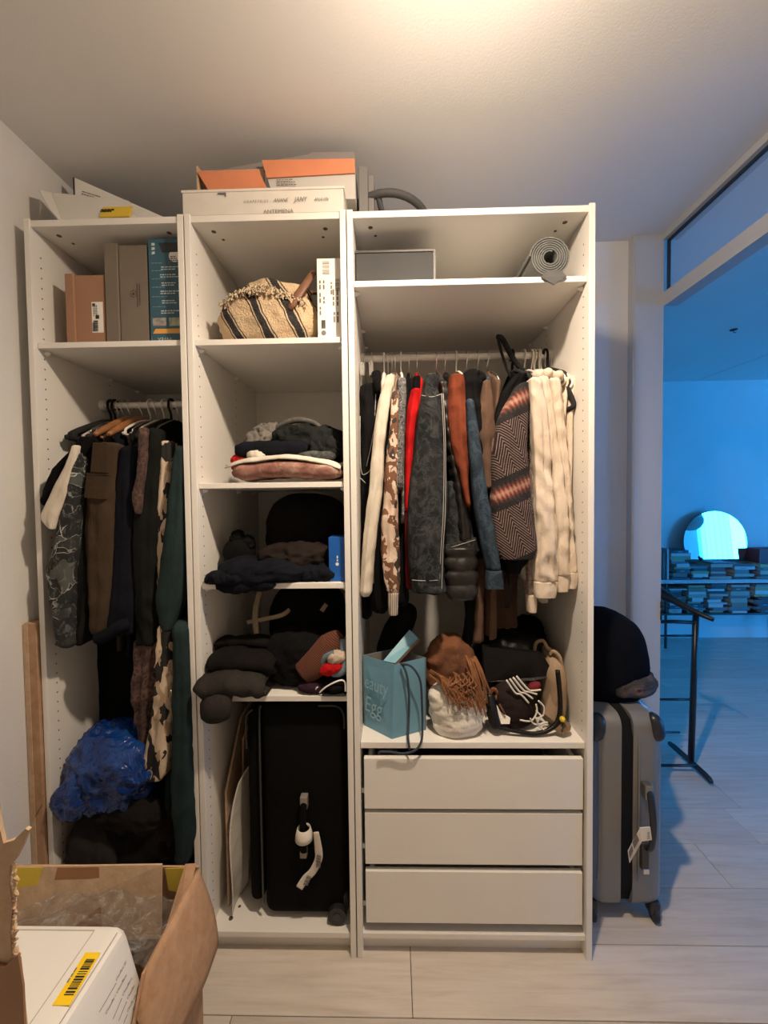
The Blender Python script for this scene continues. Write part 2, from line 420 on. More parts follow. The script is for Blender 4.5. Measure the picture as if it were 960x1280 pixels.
for i, (z0, z1, yf) in enumerate(((48.9, 65.4, .7), (30.3, 47.3, 1.1), (10.9, 28.1, .9))):
    dr = G().box(3.0, 72.4, yf, yf+1.7, z0, z1, .1, 1).build('drawer_front', LAC, UR)
    for a in ((4.2, 5.6, yf+1.7, 54, z0+2, z1-1.2), (69.8, 71.2, yf+1.7, 54, z0+2, z1-1.2), (5.6, 69.8, 52.6, 54, z0+2, z1-1.2)):
        G().box(*a).build('drawer_side', LAC, dr)
    G().box(5.6, 69.8, yf+1.7, 52.6, z0+2.2, z0+3).build('drawer_bottom', LAC, dr)
    for x0, x1 in ((1.95, 3.6), (71.7, 73.25)):
        G().box(x0, x1, 3, 52, z0+3.5, z0+5.2).build('drawer_runner', plain('runner', (.6, .6, .58), .35, .6), UR)
# cardboard slid into the gap by the wall
fb = thing('flat_carton', 'tall flat brown carton slid between the wall and the wardrobe', 'cardboard', (-102.6, 20, 0))
G().box(-104.7, -100.6, -.9, 44, 0, 110, .15, 1).build('carton_body', CARD, fb)
G().box(-104.75, -103.2, -1.15, -.9, 0, 109.6).build('folded_edge', CARD2, fb)
G().slab([(-103.2, -1.1, 47), (-100.7, -1.1, 51), (-100.7, -1.1, 51.4), (-103.2, -1.1, 47.4)], (0, .2, 0)).build('score_line', plain('card_dark', (.2, .11, .06), .9), fb)
# ================================================================== things lying on top of the frames
X_, Y_, Z_ = Vector((1, 0, 0)), Vector((0, 1, 0)), Vector((0, 0, 1))
TZ = UH-.25
m = thing('mailing_pouch', 'pale plastic mailing pouch with a yellow label on the left frame', 'envelope', (-83, 8, TZ))
a, b, c, d = at(79, 272, Y=3), at(173, 270, Y=3), at(161, 251, Y=9), at(65, 241, Y=9)
a.z = b.z = TZ+.1
def sheet(q, th, bulge, nu=12, nv=8):
    q = [Vector(p) for p in q]; n = (q[1]-q[0]).cross(q[3]-q[0]).normalized()
    top = lambda u, v: (q[0]*(1-u)*(1-v)+q[1]*u*(1-v)+q[2]*u*v+q[3]*(1-u)*v)+n*(bulge*16*u*(1-u)*v*(1-v)*.25+.25*noise.noise(Vector((u*5, v*5, th*9)))*bulge)
    g = G().grid(lambda u, v: top(u, v), nu, nv); k = len(g.v)
    g.grid(lambda u, v: top(u, v)-n*th, nu, nv)
    e = [i for i in range(nu+1)]+[(j+1)*(nu+1)-1 for j in range(1, nv+1)]+[nv*(nu+1)+i for i in range(nu-1, -1, -1)]+[j*(nu+1) for j in range(nv-1, 0, -1)]
    for i in range(len(e)): x, y = e[i], e[(i+1) % len(e)]; g.f.append((x, x+k, y+k, y))
    return g
pou = plain('pouch_plastic', (.72, .70, .66), .3, var=.04, bump=.2, bs=30)
sheet([a, b, c, d], .5, 1.0).build('pouch_body', pou, m, True, auto=40)
sheet([a, d+Vector((-.3, 0, .1)), at(49, 237, Y=5), at(62, 260, Y=2.5)], .3, .2).build('pouch_flap', pou, m, True, auto=40)
n = (b-a).cross(d-a).normalized(); xd = (b-a).normalized(); yd = n.cross(xd)
lb = quad('label', a+(b-a)*.52+(d-a)*.16, xd, yd, 9.6, 4.6, plain('label_yellow', (.74, .52, .04), .5), m, .35)
lines('label_print', a+(b-a)*.58+(d-a)*.34, xd, yd, 5.2, 2, .7, INK, lb, 3, .32, .75)
p = at(93, 222, Y=17); q = at(204, 271, Y=17)
bk = thing('white_folder', 'white printed folder leaning behind the mailing pouch on the left frame', 'folder', (-84, 18, TZ))
G().slab([(p.x, 17, p.z), (p.x, 17, TZ), (q.x+4, 17, TZ), (q.x, 17, q.z)], (0, 1.6, 0)).build('folder_body', PAPER, bk)
G().box(p.x-.5, p.x, 16.9, 18.7, TZ, p.z).build('spine', BLK, bk)
lines('print', (p.x+2.6, 16.95, p.z-5), X_*.95-Z_*.3, Z_*.95+X_*.3, 9, 5, .8, INKG, bk, 8, .3)

wb = thing('long_white_carton', 'long shallow white carton with printed names on the middle frame', 'box', (-25.6, 16, TZ))
G().box(-50.6, -.9, .6, 34, TZ, 243.5, .15, 1).build('carton_body', plain('carton_white', (.70, .66, .60), .6, var=.05, vs=14), wb)
G().box(-50.9, -.6, .35, 34.4, 243.0, 243.8, .1, 1).build('lid_edge', plain('carton_white', 0), wb)
for s_, x, sz, sh in (('A N A P E T R I E S', -31.6, 1.15, .25), ('ANANE', -22.4, 1.6, .4), ('JANY', -15.9, 2.0, .3), ('ANAVIN', -9.9, 1.45, .4)):
    text('lettering', s_, sz, (x, .35, 239.4), X_, Z_, INKG, wb, .05, .82, sh)
text('lettering', 'ANTEMENA', 1.6, (-25.5, .35, 236.1), X_, Z_, INKG, wb, .05, 1.1)
g = G().box(-39.4, -36.9, .2, .34, 242.2, 242.6); g.box(-37.2, -36.9, .2, .34, 241.4, 242.3); g.build('corner_mark', INKG, wb)

ORG = plain('box_orange', (.64, .23, .115), .55, var=.06, vs=10); GRB = plain('box_grey', (.52, .50, .47), .6, var=.04)
ob = thing('orange_grey_carton', 'opened orange and grey carton lying on the long white carton', 'box', (-22, 14, 243.8))
z0 = 243.85; A = at(334, 197, Y=6); 
g = G().hexa([(-23.6, 5, z0), (2.4, 6, z0), (2.4, 26, z0), (-23.6, 25, z0), (-27, 6, 256.0), (2.2, 7, 256.4), (2.2, 26, 256.4), (-27, 25, 256)])
g.build('grey_body', GRB, ob)
g = G().slab([(-25.6, 5.3, 250.4), (2.35, 6.4, 252.0), (2.3, 6.75, 256.7), (-27.2, 5.75, 256.3)], (0, -.35, 0)); g.build('orange_band', ORG, ob)
lines('print', (-22.5, 5.1, 249.6), X_, Z_, 6.5, 3, .8, INKG, ob, 4, .3)
G().slab([(-42.6, 4.2, z0+.2), (-23.9, 4.6, z0+.2), (-28, 4.0, 251.8), (-47.2, 3.8, 251.8)], (0, .4, 0)).build('orange_flap', ORG, ob)
G().slab([(-28, 4.1, 251.9), (-47.2, 3.9, 251.9), (-48.0, 6.5, 251.2), (-27.4, 6.4, 251.2)], (0, 0, .35)).build('flap_fold', ORG, ob)
G().box(-47.6, -27.2, 7.2, 7.8, z0, 255.0).build('inner_wall', CARD2, ob)
G().box(-47.8, -47.2, 4.4, 22, z0, 254.2).build('end_wall', CARD2, ob)
G().box(-33.4, -29.6, 6.5, 7.1, 251.6, 254.0, .3, 2).build('cut_handle', BLK, ob)
G().lathe((-43, 7.1, 251.4), [(2, 0), (2, .06)], 14, 'y').build('cut_hole', BLK, ob)
G().slab([(-42.5, 7.9, 254.6), (2.2, 8.2, 256.3), (2.0, 8.6, 260.6), (-12, 8.6, 261.0), (-13, 8.6, 260.3), (-38, 8.2, 256.6)], (0, 1.2, .3)).build('lid', plain('lid_grey', (.24, .21, .20), .7), ob)
gb = thing('dark_stepped_case', 'small dark stepped case behind the orange carton', 'case', (5.3, 13, TZ))
G().box(3.2, 6.2, 9, 18, TZ, 256.4, .3, 2).build('case_body', plain('case_grey', (.17, .165, .16), .6), gb)
G().box(6.2, 8.2, 9.6, 17, TZ, 254.2, .3, 2).build('case_step', plain('case_grey', 0), gb)
wh = thing('wheel_rim', 'black padded wheel rim lying on top of the right frame', 'wheel', (12.5, 21, TZ))
cx, cyy, R = 12.5, 21, 14.5
pts = [(cx+R*math.cos(2*PI*k/40), cyy+R*math.sin(2*PI*k/40)*.86, TZ+5.2-5.2*math.sin(2*PI*k/40)*-.5+.5) for k in range(41)]
G().tube([(cx+R*math.cos(a), cyy+R*.8*math.sin(a), TZ+6.8-5.6*math.sin(a)*.9) for a in [2*PI*k/40 for k in range(41)]], 1.25, 10).build('rim', plain('rim_black', (.05, .05, .05), .7), wh, True)
G().tube([(cx-3, cyy-R*.75, TZ+11.4), (cx-1.0, cyy-3, TZ+7.5), (cx, cyy, TZ+6.8), (cx+10, cyy+6, TZ+3.5)], 1.0, 8).build('spoke', plain('rim_black', 0), wh, True)
G().lathe((cx, cyy, TZ+5.6), [(3.4, 0), (3.6, .8), (2.5, 2)], 16).build('hub', plain('rim_black', 0), wh, True)

# ================================================================== boxes in the left frame's top compartment
sz = 198.85
bb = thing('brown_shoebox', 'plain brown shoebox with a white barcode label, leftmost in its compartment', 'box', (-85, 20, sz))
KB = plain('shoebox_brown', (.34, .185, .11), .8, var=.06, vs=9)
G().box(-91.2, -79.2, 5.2, 34, sz, 221.6, .12, 1).build('box_body', KB, bb)
G().box(-91.9, -88.9, 4.7, 34.4, sz+.1, 222.1, .35, 2).build('lid', KB, bb)
l = quad('label', (-83.6, 5.2, 203.2), X_, Z_, 3.7, 9.8, PAPER, bb)
barcode('barcode', (-81.6, 5.1, 203.6), Z_, -X_, 3.4, 1.5, INK, l, 3)
quad('size_mark', (-82.3, 5.15, 207.6), X_, Z_, 1.1, 1.2, INK, l, .08); quad('size_mark', (-83.3, 5.15, 211.6), X_, Z_, .9, .9, INK, l, .08)
quad('size_mark', (-83.4, 5.15, 203.6), X_, Z_, .7, 2.8, INKG, l, .08)
lines('print', (-82.0, 5.1, 212), -Z_, X_, 3.5, 3, .5, INKG, l, 6, .22)
tb = thing('taupe_shoebox', 'taupe shoebox standing on end between brown and blue boxes', 'box', (-71.6, 20, sz))
KT = plain('shoebox_taupe', (.175, .145, .115), .75, var=.04)
G().box(-74.1, -64.9, 5.0, 36, sz, 230.6, .12, 1).build('box_body', KT, tb)
G().box(-78.6, -74.3, 4.6, 36.4, sz, 231.2, .15, 1).build('lid', KT, tb)
t_ = plain('print_taupe', (.05, .04, .03), .8)
g = G()
for k in range(8): 
    a = 2*PI*k/8; g.box(-69.6+1.0*math.cos(a)-.14, -69.6+1.0*math.cos(a)+.14, 4.9, 4.97, 215.2+1.1*math.sin(a)-.14, 215.2+1.1*math.sin(a)+.14)
g.lathe((-69.6, 4.97, 215.2), [(.38, -.07), (.38, 0)], 10, 'y'); g.build('round_emblem', t_, tb)
lines('print', (-67.6, 4.9, 218.4), -Z_, X_, 7.5, 2, .8, t_, tb, 5, .2)
ib = thing('blue_toy_carton', 'blue printed carton standing upside down beside the taupe box', 'box', (-58.3, 20, sz))
BLU = plain('carton_blue', (.035, .105, .155), .4, var=.12, vs=6)
G().box(-64.2, -52.4, 4.6, 30, sz, 232.2, .1, 1).build('carton_body', BLU, ib)
TXW = plain('print_pale', (.55, .62, .64), .6)
text('lettering', 'INTEX', 1.9, (-57.3, 4.6, 200.9), -X_, -Z_, TXW, ib, .06, .85)
G().slab([(-63.4, 4.55, 202.2), (-53.2, 4.55, 202.2), (-53.2, 4.55, 203.7), (-62.4, 4.55, 203.7)], (0, -.05, 0)).build('orange_bar', plain('print_orange', (.72, .36, .08), .5), ib)
for x, c in ((-63.3, (.28, .26, .25)), (-58.0, (.30, .33, .25))): 
    f = quad('photo_print', (x, 4.6, 204.6), X_, Z_, 4.4, 2.6, plain('photo_%g' % x, c, .5, var=.5, vs=60), ib, .06)
for k, z in enumerate((209.2, 212.4, 215.4, 218, 220.6, 223)):
    lines('print', (-60.5+.4*(k % 2), 4.55, z), X_, Z_, 6.0, 2, .7, TXW, ib, k, .3); lines('print', (-63.2, 4.55, z+1.3), X_, Z_, 5, 1, .7, plain('print_teal', (.14, .26, .31), .6), ib, k+9, .3)
G().lathe((-55.6, 4.6, 226.6), [(1.9, -.05), (1.9, 0)], 20, 'y').build('round_badge', PAPER, ib)
lines('badge_print', (-57, 4.5, 226.2), X_, Z_, 2.6, 3, .6, INKG, ib, 3, .3)
G().slab([(-60.8, 4.55, 230.8), (-59.6, 4.55, 227.8), (-52.6, 4.55, 227.8), (-52.6, 4.55, 230.8)], (0, -.03, 0)).build('dark_picture', plain('pic_dark', (.02, .022, .03), .5), ib)
for k, z in enumerate((230.0, 228.6, 227.2)): quad('symbol', (-63.0, 4.6, z), X_+Z_*.1*k, Z_, 1.0, .8, TXW, ib, .05)

# ================================================================== middle frame, first compartment
def stripe_mat():
    t = NT('boho_stripe'); n = t.noise(9, 3); x, y, z = t.xyz(t.map((1, 1, 1)))
    s = t.math('ADD', t.math('MULTIPLY', x, 1.0), t.math('MULTIPLY', z, .55)); s = t.math('ADD', s, t.math('MULTIPLY', n, .05))
    f = t.math('FRACT', t.math('MULTIPLY', s, 9.5))
    c = t.ramp(f, [(0, (.62, .47, .31)), (.40, (.03, .028, .03)), (.44, (.62, .48, .33)), (.49, (.025, .025, .028)), (.74, (.62, .48, .33)), (.79, (.03, .03, .03)), (.83, (.63, .49, .33))], True)
    t.col(t.mix(.25, c, t.ramp(t.noise(40, 4), [(.3, (.3, .22, .14)), (.7, (.7, .58, .42))]), 'MULTIPLY')); t.set(Roughness=.95)
    t.bump(t.noise(160, 3), .6, .01); return t.m
bz = 198.75
sb = thing('striped_beach_bag', 'slouchy cream woven bag with black stripes and shaggy fringe', 'bag', (-28, 12, bz))
G().lump((-27.5, 12, bz+8.6), (16.6, 9.5, 9.8), 3, .16, 1.3, 2.6, 5, floor=bz).build('bag_body', stripe_mat(), sb, True)
G().lump((-25.5, 13.5, bz+17.5), (11.8, 7.5, 5.6), 8, .16, 1.5, 2.3, 4).build('bag_mouth', stripe_mat(), sb, True)
rn = random.Random(3); FR = fabric('fringe_cream', (.66, .53, .37)); g = G()
for k in range(260):
    u = k/259; x = -41+u*27+rn.uniform(-.5, .5); z = bz+12.4+4.0*math.sin(min(1, u*1.7)*PI*.55)-max(0, u-.55)*9+rn.uniform(-.7, .7); y0 = 4.6-2.2*math.sin(u*PI)+rn.uniform(-.4, .4)
    d = Vector((rn.uniform(-.9, .9), rn.uniform(-1.0, .2), rn.uniform(-1.7, .2)))
    g.tube([(x, y0, z), Vector((x, y0, z))+d*.7+Vector((0, 0, .4)), Vector((x, y0, z))+d*1.3], .2, 4)
g.build('shaggy_fringe', FR, sb)
st = plain('strap_leather', (.17, .075, .04), .55, var=.15)
G().tube([at(392, 340, Y=9), at(380, 358, Y=4.5), at(366, 378, Y=3.4), at(361, 385, Y=3.8)], [1.1, 1.4, 1.6, 1.2], 8, smooth=5, flat=(.35, (0, 1, 0))).build('leather_strap', st, sb, True)
db = thing('brown_leather_pouch', 'dark brown leather pouch squeezed behind the striped bag', 'bag', (-14, 26, bz))
G().lump((-15, 27, bz+10.5), (8.5, 6.5, 10.6), 21, .12, 1.2, 2.4, 4, floor=bz).build('pouch_body', plain('leather_dark', (.07, .04, .03), .5), db, True)
G().tube([(-20, 22, bz+17), (-18, 19.5, bz+22), (-12, 20, bz+22.6), (-10, 23, bz+18)], .7, 8, smooth=5).build('pouch_handle', st, db, True)
w = thing('white_appliance_carton', 'narrow white printed carton standing right of the striped bag', 'box', (-6.2, 16, bz))
G().box(-10, -2.3, 3.8, 30, bz, 224.2, .12, 1).build('carton_body', PAPER, w)
barcode('barcode', (-8.2, 3.75, 219.2), Z_, -X_*-1, 4.2, 2.2, INKG, w, 5)
barcode('barcode', (-4.2, 3.75, 214), Z_, X_, 3.8, 1.4, INKG, w, 9)
for x, z, a in ((-8.8, 214.6, 3), (-7.6, 214.6, 3), (-8.8, 210.4, 3), (-7.6, 210.2, 3), (-8.8, 206.6, 2.5), (-5.2, 213, 5), (-4.4, 204.2, 5), (-3.3, 204.2, 5), (-3.3, 209.4, 5), (-4.6, 209.4, 5)):
    lines('print', (x, 3.78, z), Z_, -X_, a, 1, .5, INKG, w, int(z*7), .5)
quad('photo_print', (-8.8, 3.8, 202.4), X_, Z_, 1.3, 2.6, plain('photo_dark', (.05, .06, .05), .5, var=.6, vs=90), w, .06)
G().lathe((-8.1, 3.75, 201), [(.8, -.04), (.8, 0)], 14, 'y').build('seal_print', INKG, w)

# ================================================================== folded clothes, middle frame
BLKF = fabric('cloth_black', (.007, .007, .0075)); BLK2 = fabric('cloth_black_warm', (.010, .0085, .008)); CHAR = fabric('cloth_charcoal', (.035, .031, .028))
NAVY = fabric('cloth_navy', (.008, .009, .014)); DKGR = fabric('cloth_dark_green_grey', (.018, .020, .020))
def pais():
    t = NT('paisley'); v = t.n('TexVoronoi', None, Vector=t.map((1, 1, 1.4)), Scale=26.0).outputs['Distance']
    v2 = t.n('TexVoronoi', {'feature': 'DISTANCE_TO_EDGE'}, Vector=t.tc.outputs['Object'], Scale=13.0).outputs['Distance']
    c = t.ramp(t.noise(10, 6, .7, dist=2.5), [(.35, (.16, .06, .045)), (.5, (.28, .13, .10)), (.6, (.34, .19, .15)), (.68, (.55, .42, .34))])
    t.col(c); t.set(Roughness=.9); t.bump(t.noise(30, 4), .4, .01); return t.m
def cloth(name, label, cat, c, r, mat, seed, floor=None, group=None, extra=(), **k):
    kw = dict(amp=.14, fr=1.4, p=2.6, sub=5, floor=floor); kw.update(k)
    g = G().lump(c, r, seed, **kw)
    for e in extra: g.lump(*e[:2], **{**kw, **e[2]})
    o = g.build(name, mat, None, True); return tag(o, label, cat, group)
MWL = (-48, -2.1, -9, 57)
z2 = 153.85; grp = 'clothes on the middle shelves'
hump = lambda t: 1.6-5.2*(2*t-1)**2*.55-.8*t
tag(folded(-37.6, -3.2, [(24, z2+3.0), (10, z2+2.4), (3.2, z2+2.0), (1.6, z2+3.4), (3.0, z2+5.0), (12, z2+5.6), (22, z2+5.8)], 2.5, 4, .3, lambda t: (max(0, hump(t))*.6)).build('folded_blouse', pais(), None, True), 'maroon paisley blouse with a white edge folded lowest on its shelf', 'clothing', grp)
tag(folded(-39.2, -3.0, [(22, z2+8.0), (10, z2+7.6), (3.6, z2+7.4), (1.2, z2+6.6), (.8, z2+5.9)], .8, 7, .25, hump).build('white_undershirt', fabric('cloth_white', (.72, .66, .57)), None, True), 'flat white shirt lying on the maroon blouse, edge showing', 'clothing', grp)
tag(G().lump((-30.5, 5.0, z2+8.6), (3.4, 3, 2.3), 12, .2).build('white_sock', fabric('cloth_white', 0), None, True), 'crumpled white sock tucked beside the red cloth', 'clothing', grp)
cloth('red_cloth', 'small bright red cloth poking out left of the maroon blouse', 'clothing', (-36.6, 8, z2+6.6), (3.4, 4, 3.3), fabric('cloth_red', (.42, .016, .018)), 5, z2, grp)
tag(folded(-37.5, -14, [(24, z2+9.4), (12, z2+9.2), (5.6, z2+9.4), (4.6, z2+11), (6, z2+12.4), (14, z2+13), (24, z2+13)], 2.4, 6, .4).build('navy_sweater', NAVY, None, True), 'dark blue sweater layer under the black tops on the upper shelf', 'clothing', grp)
cloth('black_sweatshirt', 'crumpled black sweatshirt heaped on top of the maroon blouse', 'clothing', (-15.5, 15, z2+13), (13.4, 10, 6.6), DKGR, 17, z2, grp, [((-10, 12, z2+11), (8, 8, 4.5), dict()), ((-21, 11.5, z2+16), (7.5, 6, 3), dict(tilt=-.35))], wall=MWL, amp=.22)
def gray():
    return fabric('cloth_grey', (.20, .185, .165), (.12, .11, .10))
o = G().lump((-30, 15, z2+16.6), (5.6, 6.5, 4.2), 31, .3, 1.8, 2.2, 5, tilt=-.3); o.lump((-33, 11, z2+14.2), (3.4, 4.5, 3.6), 35, .4, 1.6, 2.2, 4, tilt=.5); o.lump((-28.5, 10.5, z2+14.6), (3.0, 4, 3.4), 37, .4, 1.6, 2.2, 4, tilt=-.6)
tag(o.build('grey_tshirt', gray(), None, True), 'twisted light grey t-shirt at the top left of the clothes heap', 'clothing', grp)
o = G().tube([(-27, 12, z2+18.6), (-20, 11, z2+21.2), (-14, 11.5, z2+20.6), (-10, 12, z2+18)], [.9, 1.1, 1.0, .6], 8, smooth=6)
tag(o.build('ribbed_strap_top', fabric('cloth_grey2', (.12, .115, .11)), None, True), 'thin grey ribbed top lying across the crest of the heap', 'clothing', grp)
o = cloth('patterned_scarf', 'bluish grey patterned scarf showing between the maroon and black layers', 'clothing', (-11.5, 5.4, z2+8.5), (6.5, 3, 1.6), fabric('cloth_bluegrey', (.11, .12, .12), (.03, .03, .03), soft=60), 9, z2, grp, wall=MWL)
# third compartment
z3 = 121.85
cloth('black_pillow', 'big rounded black cushion at the back of the shelf', 'cushion', (-18.4, 24, z3+14.5), (15.4, 11, 14.3), BLK2, 2, z3, grp, wall=MWL, ceil=151.3, amp=.07, p=2.5)
o = G().lump((-40.2, 13, z3+7.6), (5.4, 5, 6.6), 11, .12, floor=z3); o.lump((-40.6, 12.4, z3+13.2), (2.6, 2.4, 3.0), 3, .3, sub=4, tilt=.3); o.lump((-36.8, 12.5, z3+11.8), (2.2, 2.4, 2.8), 4, .3, sub=4, tilt=-.3)
tag(o.build('black_bundle', BLKF, None, True), 'small knotted black bundle at the left of the cushion', 'clothing', grp)
cloth('brown_black_top', 'dark brown black top draped in front of the big cushion', 'clothing', (-20, 10.5, z3+7.2), (12, 7, 4.6), fabric('cloth_brownblack', (.022, .016, .014)), 14, z3, grp, amp=.26, wall=MWL)
cloth('black_leggings', 'black garment spread along the shelf front over its edge', 'clothing', (-30, 6.2, z3+3), (15.5, 7.4, 4.2), NAVY, 15, z3, grp, [((-40, 2.6, z3+1.6), (7, 4.6, 2.4), {}), ((-12.5, 8, z3+2.4), (9, 6, 3.2), {})], amp=.28, wall=MWL)
o = G().lump((-37, .6, z3-.6), (6.5, 1.6, 2.6), 8, .3, 2); o.lump((-29, .7, z3-.3), (5, 1.5, 2.2), 9, .3, 2)
t = o.build('hanging_hem', NAVY, bpy.data.objects['black_leggings'], True)
G().slab([(-16.6, 3.6, z3+3.6), (-13.4, 3.4, z3+3.2), (-13, 3.1, z3+1.6), (-15.0, 2.9, z3+.9), (-16.6, 3.2, z3+1.9)], (0, .25, .05)).build('white_tag', PAPER, bpy.data.objects['black_leggings'])
bx = thing('small_blue_box', 'small upright royal blue box at the right end of the shelf', 'box', (-5, 9, z3))
G().box(-7.6, -2.4, 3.2, 12, z3, z3+14.2, .1, 1).build('box_body', plain('royal_blue', (.006, .10, .42), .45), bx)
G().lathe((-4.9, 3.2, z3+5.6), [(.55, -.05), (.55, 0)], 14, 'y').build('logo_dot', PAPER, bx)
lines('print', (-4.6, 3.15, z3+6.5), Z_, -X_, 1.7, 1, .5, PAPER, bx, 4, .4)
# fourth compartment
z4 = 85.45
bp = thing('black_backpack', 'black backpack with beige straps at the back of the lower shelf', 'bag', (-20, 26, z4))
G().lump((-20, 30, z4+15.5), (14.5, 11.5, 15.6), 7, .07, 1.1, 2.8, 5, floor=z4, ceil=119.2).build('bag_body', BLKF, bp, True)
bs = fabric('strap_beige', (.36, .29, .21))
for pts, r in (([at(325, 738, Y=20), at(319, 765, Y=15), at(321, 795, Y=13)], 1.0), ([at(309, 778, Y=15), at(330, 774, Y=14), at(352, 769, Y=14), at(362, 762, Y=16)], .8), ([at(408, 755, Y=17), at(402, 764, Y=16)], .8)):
    G().tube(pts, r, 8, smooth=5, flat=(.35, (0, 1, 0))).build('strap', bs, bp, True)
cloth('black_hoodie', 'black hoodie piled in the middle of the lower shelf', 'clothing', (-20, 13, z4+9), (11.5, 9.5, 10), BLKF, 18, z4, grp, amp=.12, wall=MWL)
tag(folded(-47.4, -25.5, [(24, z4+8.6), (10, z4+8.4), (3, z4+8.0), (1.4, z4+9.8), (3.6, z4+11.6), (12, z4+12.4), (14.5, z4+13.6), (12, z4+14.6), (7, z4+14.4)], 2.7, 19, .5, lambda t: 1.2*math.sin(t*2.6)-1.6*t).build('black_trousers_folded', BLK2, None, True), 'folded black trousers resting on the charcoal sweater', 'clothing', grp)
o = folded(-49.4, -27.5, [(22, z4+1.8), (8, z4+1.7), (-1, z4+1.8), (-3.4, z4+3.6), (-1.4, z4+5.6), (8, z4+6.2), (20, z4+6.4)], 3.0, 22, .5, lambda t: 1.4*math.sin(t*2.8)-1.9*max(0, t-.6))
o.loft([[Vector((cx_+math.cos(q)*rx_*(1+.18*noise.noise(Vector((math.cos(q)*1.5, math.sin(q)*1.5, zz*.3)))), cyy_+math.sin(q)*ry_*(1+.2*noise.noise(Vector((math.cos(q)*2, zz*.25, 4)))), zz)) for q in [2*PI*k/28 for k in range(28)]] for cx_, cyy_, rx_, ry_, zz in ((-41, 0, 3.4, 2.4, z4+4.6), (-41.6, -2.4, 4.4, 2.9, z4+2.6), (-42.2, -3.6, 4.7, 2.8, z4), (-42.5, -3.8, 4.6, 2.6, z4-2.6), (-42.7, -3.6, 4.2, 2.3, z4-4.6), (-42.9, -3.4, 3.0, 1.6, z4-5.6))])
tag(o.build('charcoal_sweater', CHAR, None, True), 'thick charcoal sweater spilling over the shelf edge on the left', 'clothing', grp)
def rib(name, c, k=330, ang=.5):
    t = NT(name); x, y, z = t.xyz(t.map(rot=(0, ang, 0)))
    w = t.math('SINE', t.math('MULTIPLY', x, k)); kk = lin(c)
    t.col(t.ramp(t.math('MULTIPLY_ADD', w, .5, .5), [(0, tuple(v*.45 for v in kk[:3])), (.6, kk)])); t.set(Roughness=.95); t.bump(w, .6, .006); return t.m
o = G().tube([(-16.5, 4.5, z4+6), (-12, 3.6, z4+10), (-8, 4.8, z4+15), (-4.6, 8, z4+17)], [4.2, 4.6, 4.2, 2.4], 16, smooth=8, flat=(.6, (0, 1, 0)))
o = tag(o.build('rust_knit', rib('rust_rib', (.15, .047, .025), 1150, .9), None, True), 'rust brown ribbed knit hanging forward at the right of the shelf', 'clothing', grp)
o = thing('striped_beanie', 'red, cream and blue rolled beanie inside the rust knit', 'hat', (-6, 6, z4+5))
BE = [fabric('bean_blue', (.16, .23, .28)), fabric('bean_cream', (.62, .50, .40)), fabric('bean_red', (.50, .012, .015))]
G().tube([(-3.0, 5, z4+17), (-2.9, 3, z4+12), (-4, 2, z4+8), (-7, 1.6, z4+7)], [1.6, 2.0, 1.8, 1.0], 12, smooth=6).build('blue_band', BE[0], o, True)
G().lump((-7.0, 1.9, z4+9), (4.2, 2.6, 2.3), 3, .18, tilt=-.35).build('red_band', BE[2], o, True)
G().lump((-5.4, 1.6, z4+12.4), (3.2, 2.2, 2.1), 5, .25, tilt=-.3).build('cream_crown', BE[1], o, True)
G().tube([(-10, 2, z4+9.6), (-8.8, 1.4, z4+12.6), (-6, 1.4, z4+13.9)], [.8, 1.0, .9], 8, smooth=5).build('blue_edge', BE[0], o, True)
o = G().lump((-13.5, 4, z4+1.8), (5, 3, 2), 41, .2, floor=z4)
tag(o.build('purple_cloth', fabric('cloth_purple', (.035, .016, .028)), None, True), 'dark purple cloth under the rust knit', 'clothing', grp)
o = thing('black_sandal', 'black slipper with white piping at the right front of the shelf', 'shoe', (-6.5, 4, z4))
G().lump((-6.2, 5, z4+2.6), (4.2, 5, 2.8), 2, .06, floor=z4).build('upper', BLKF, o, True)
G().tube([(-11, 1.2, z4+1), (-8.5, .4, z4+3.4), (-4.5, .2, z4+5.4), (-2.8, 1, z4+4.6), (-2.6, .8, z4+1.6)], .26, 6, smooth=5).build('white_piping', PAPER, o, True)
G().tube([(-12.6, 1.8, z4+.6), (-12.0, 1.2, z4+2.4), (-11.4, 1.0, z4+3.0)], .24, 6, smooth=4).build('white_piping', PAPER, o, True)
G().box(-10.2, -2.6, .6, 9, z4, z4+.7, .3, 2).build('sole', BLK, o)

# ================================================================== suitcase and sheets at the bottom of the middle frame
zb = 7.45
sc = thing('black_suitcase', 'black fabric suitcase standing on end in the middle frame', 'suitcase', (-19.5, 26, zb))
SCF = plain('suitcase_cloth', (.004, .004, .0042), .85, bump=.3, bs=500, spec=.08)
G().box(-31.5, -2.9, 4.6, 50, zb+1.2, 81.5, 3.2, 4).build('main_shell', SCF, sc, True, auto=60)
G().box(-36.6, -31.8, 5.4, 49, zb+5, 79, 2.2, 4).build('front_pocket', SCF, sc, True, auto=60)
PIPE = plain('piping_grey', (.03, .03, .03), .35)
G().tube([(-31.6, 4.9, zb+7), (-31.7, 4.5, zb+12), (-31.7, 4.5, 74), (-31, 4.9, 80)], .35, 6, smooth=4).build('zip', PIPE, sc, True)
G().tube([(-12, 4.3, 80.6), (-6, 4.3, 80.4), (-3.9, 4.3, 78), (-3.6, 4.3, 73)], .3, 6, smooth=5).build('piping', PIPE, sc, True)
G().tube([(-34, 4.9, 79), (-36, 4.9, 77), (-36.4, 4.9, 72), (-36.2, 4.9, 66)], .3, 6, smooth=5).build('piping', PIPE, sc, True)
hx = at(380, 1000, Y=4).x
GRYM = plain('buckle_grey', (.30, .27, .24), .4, .3)
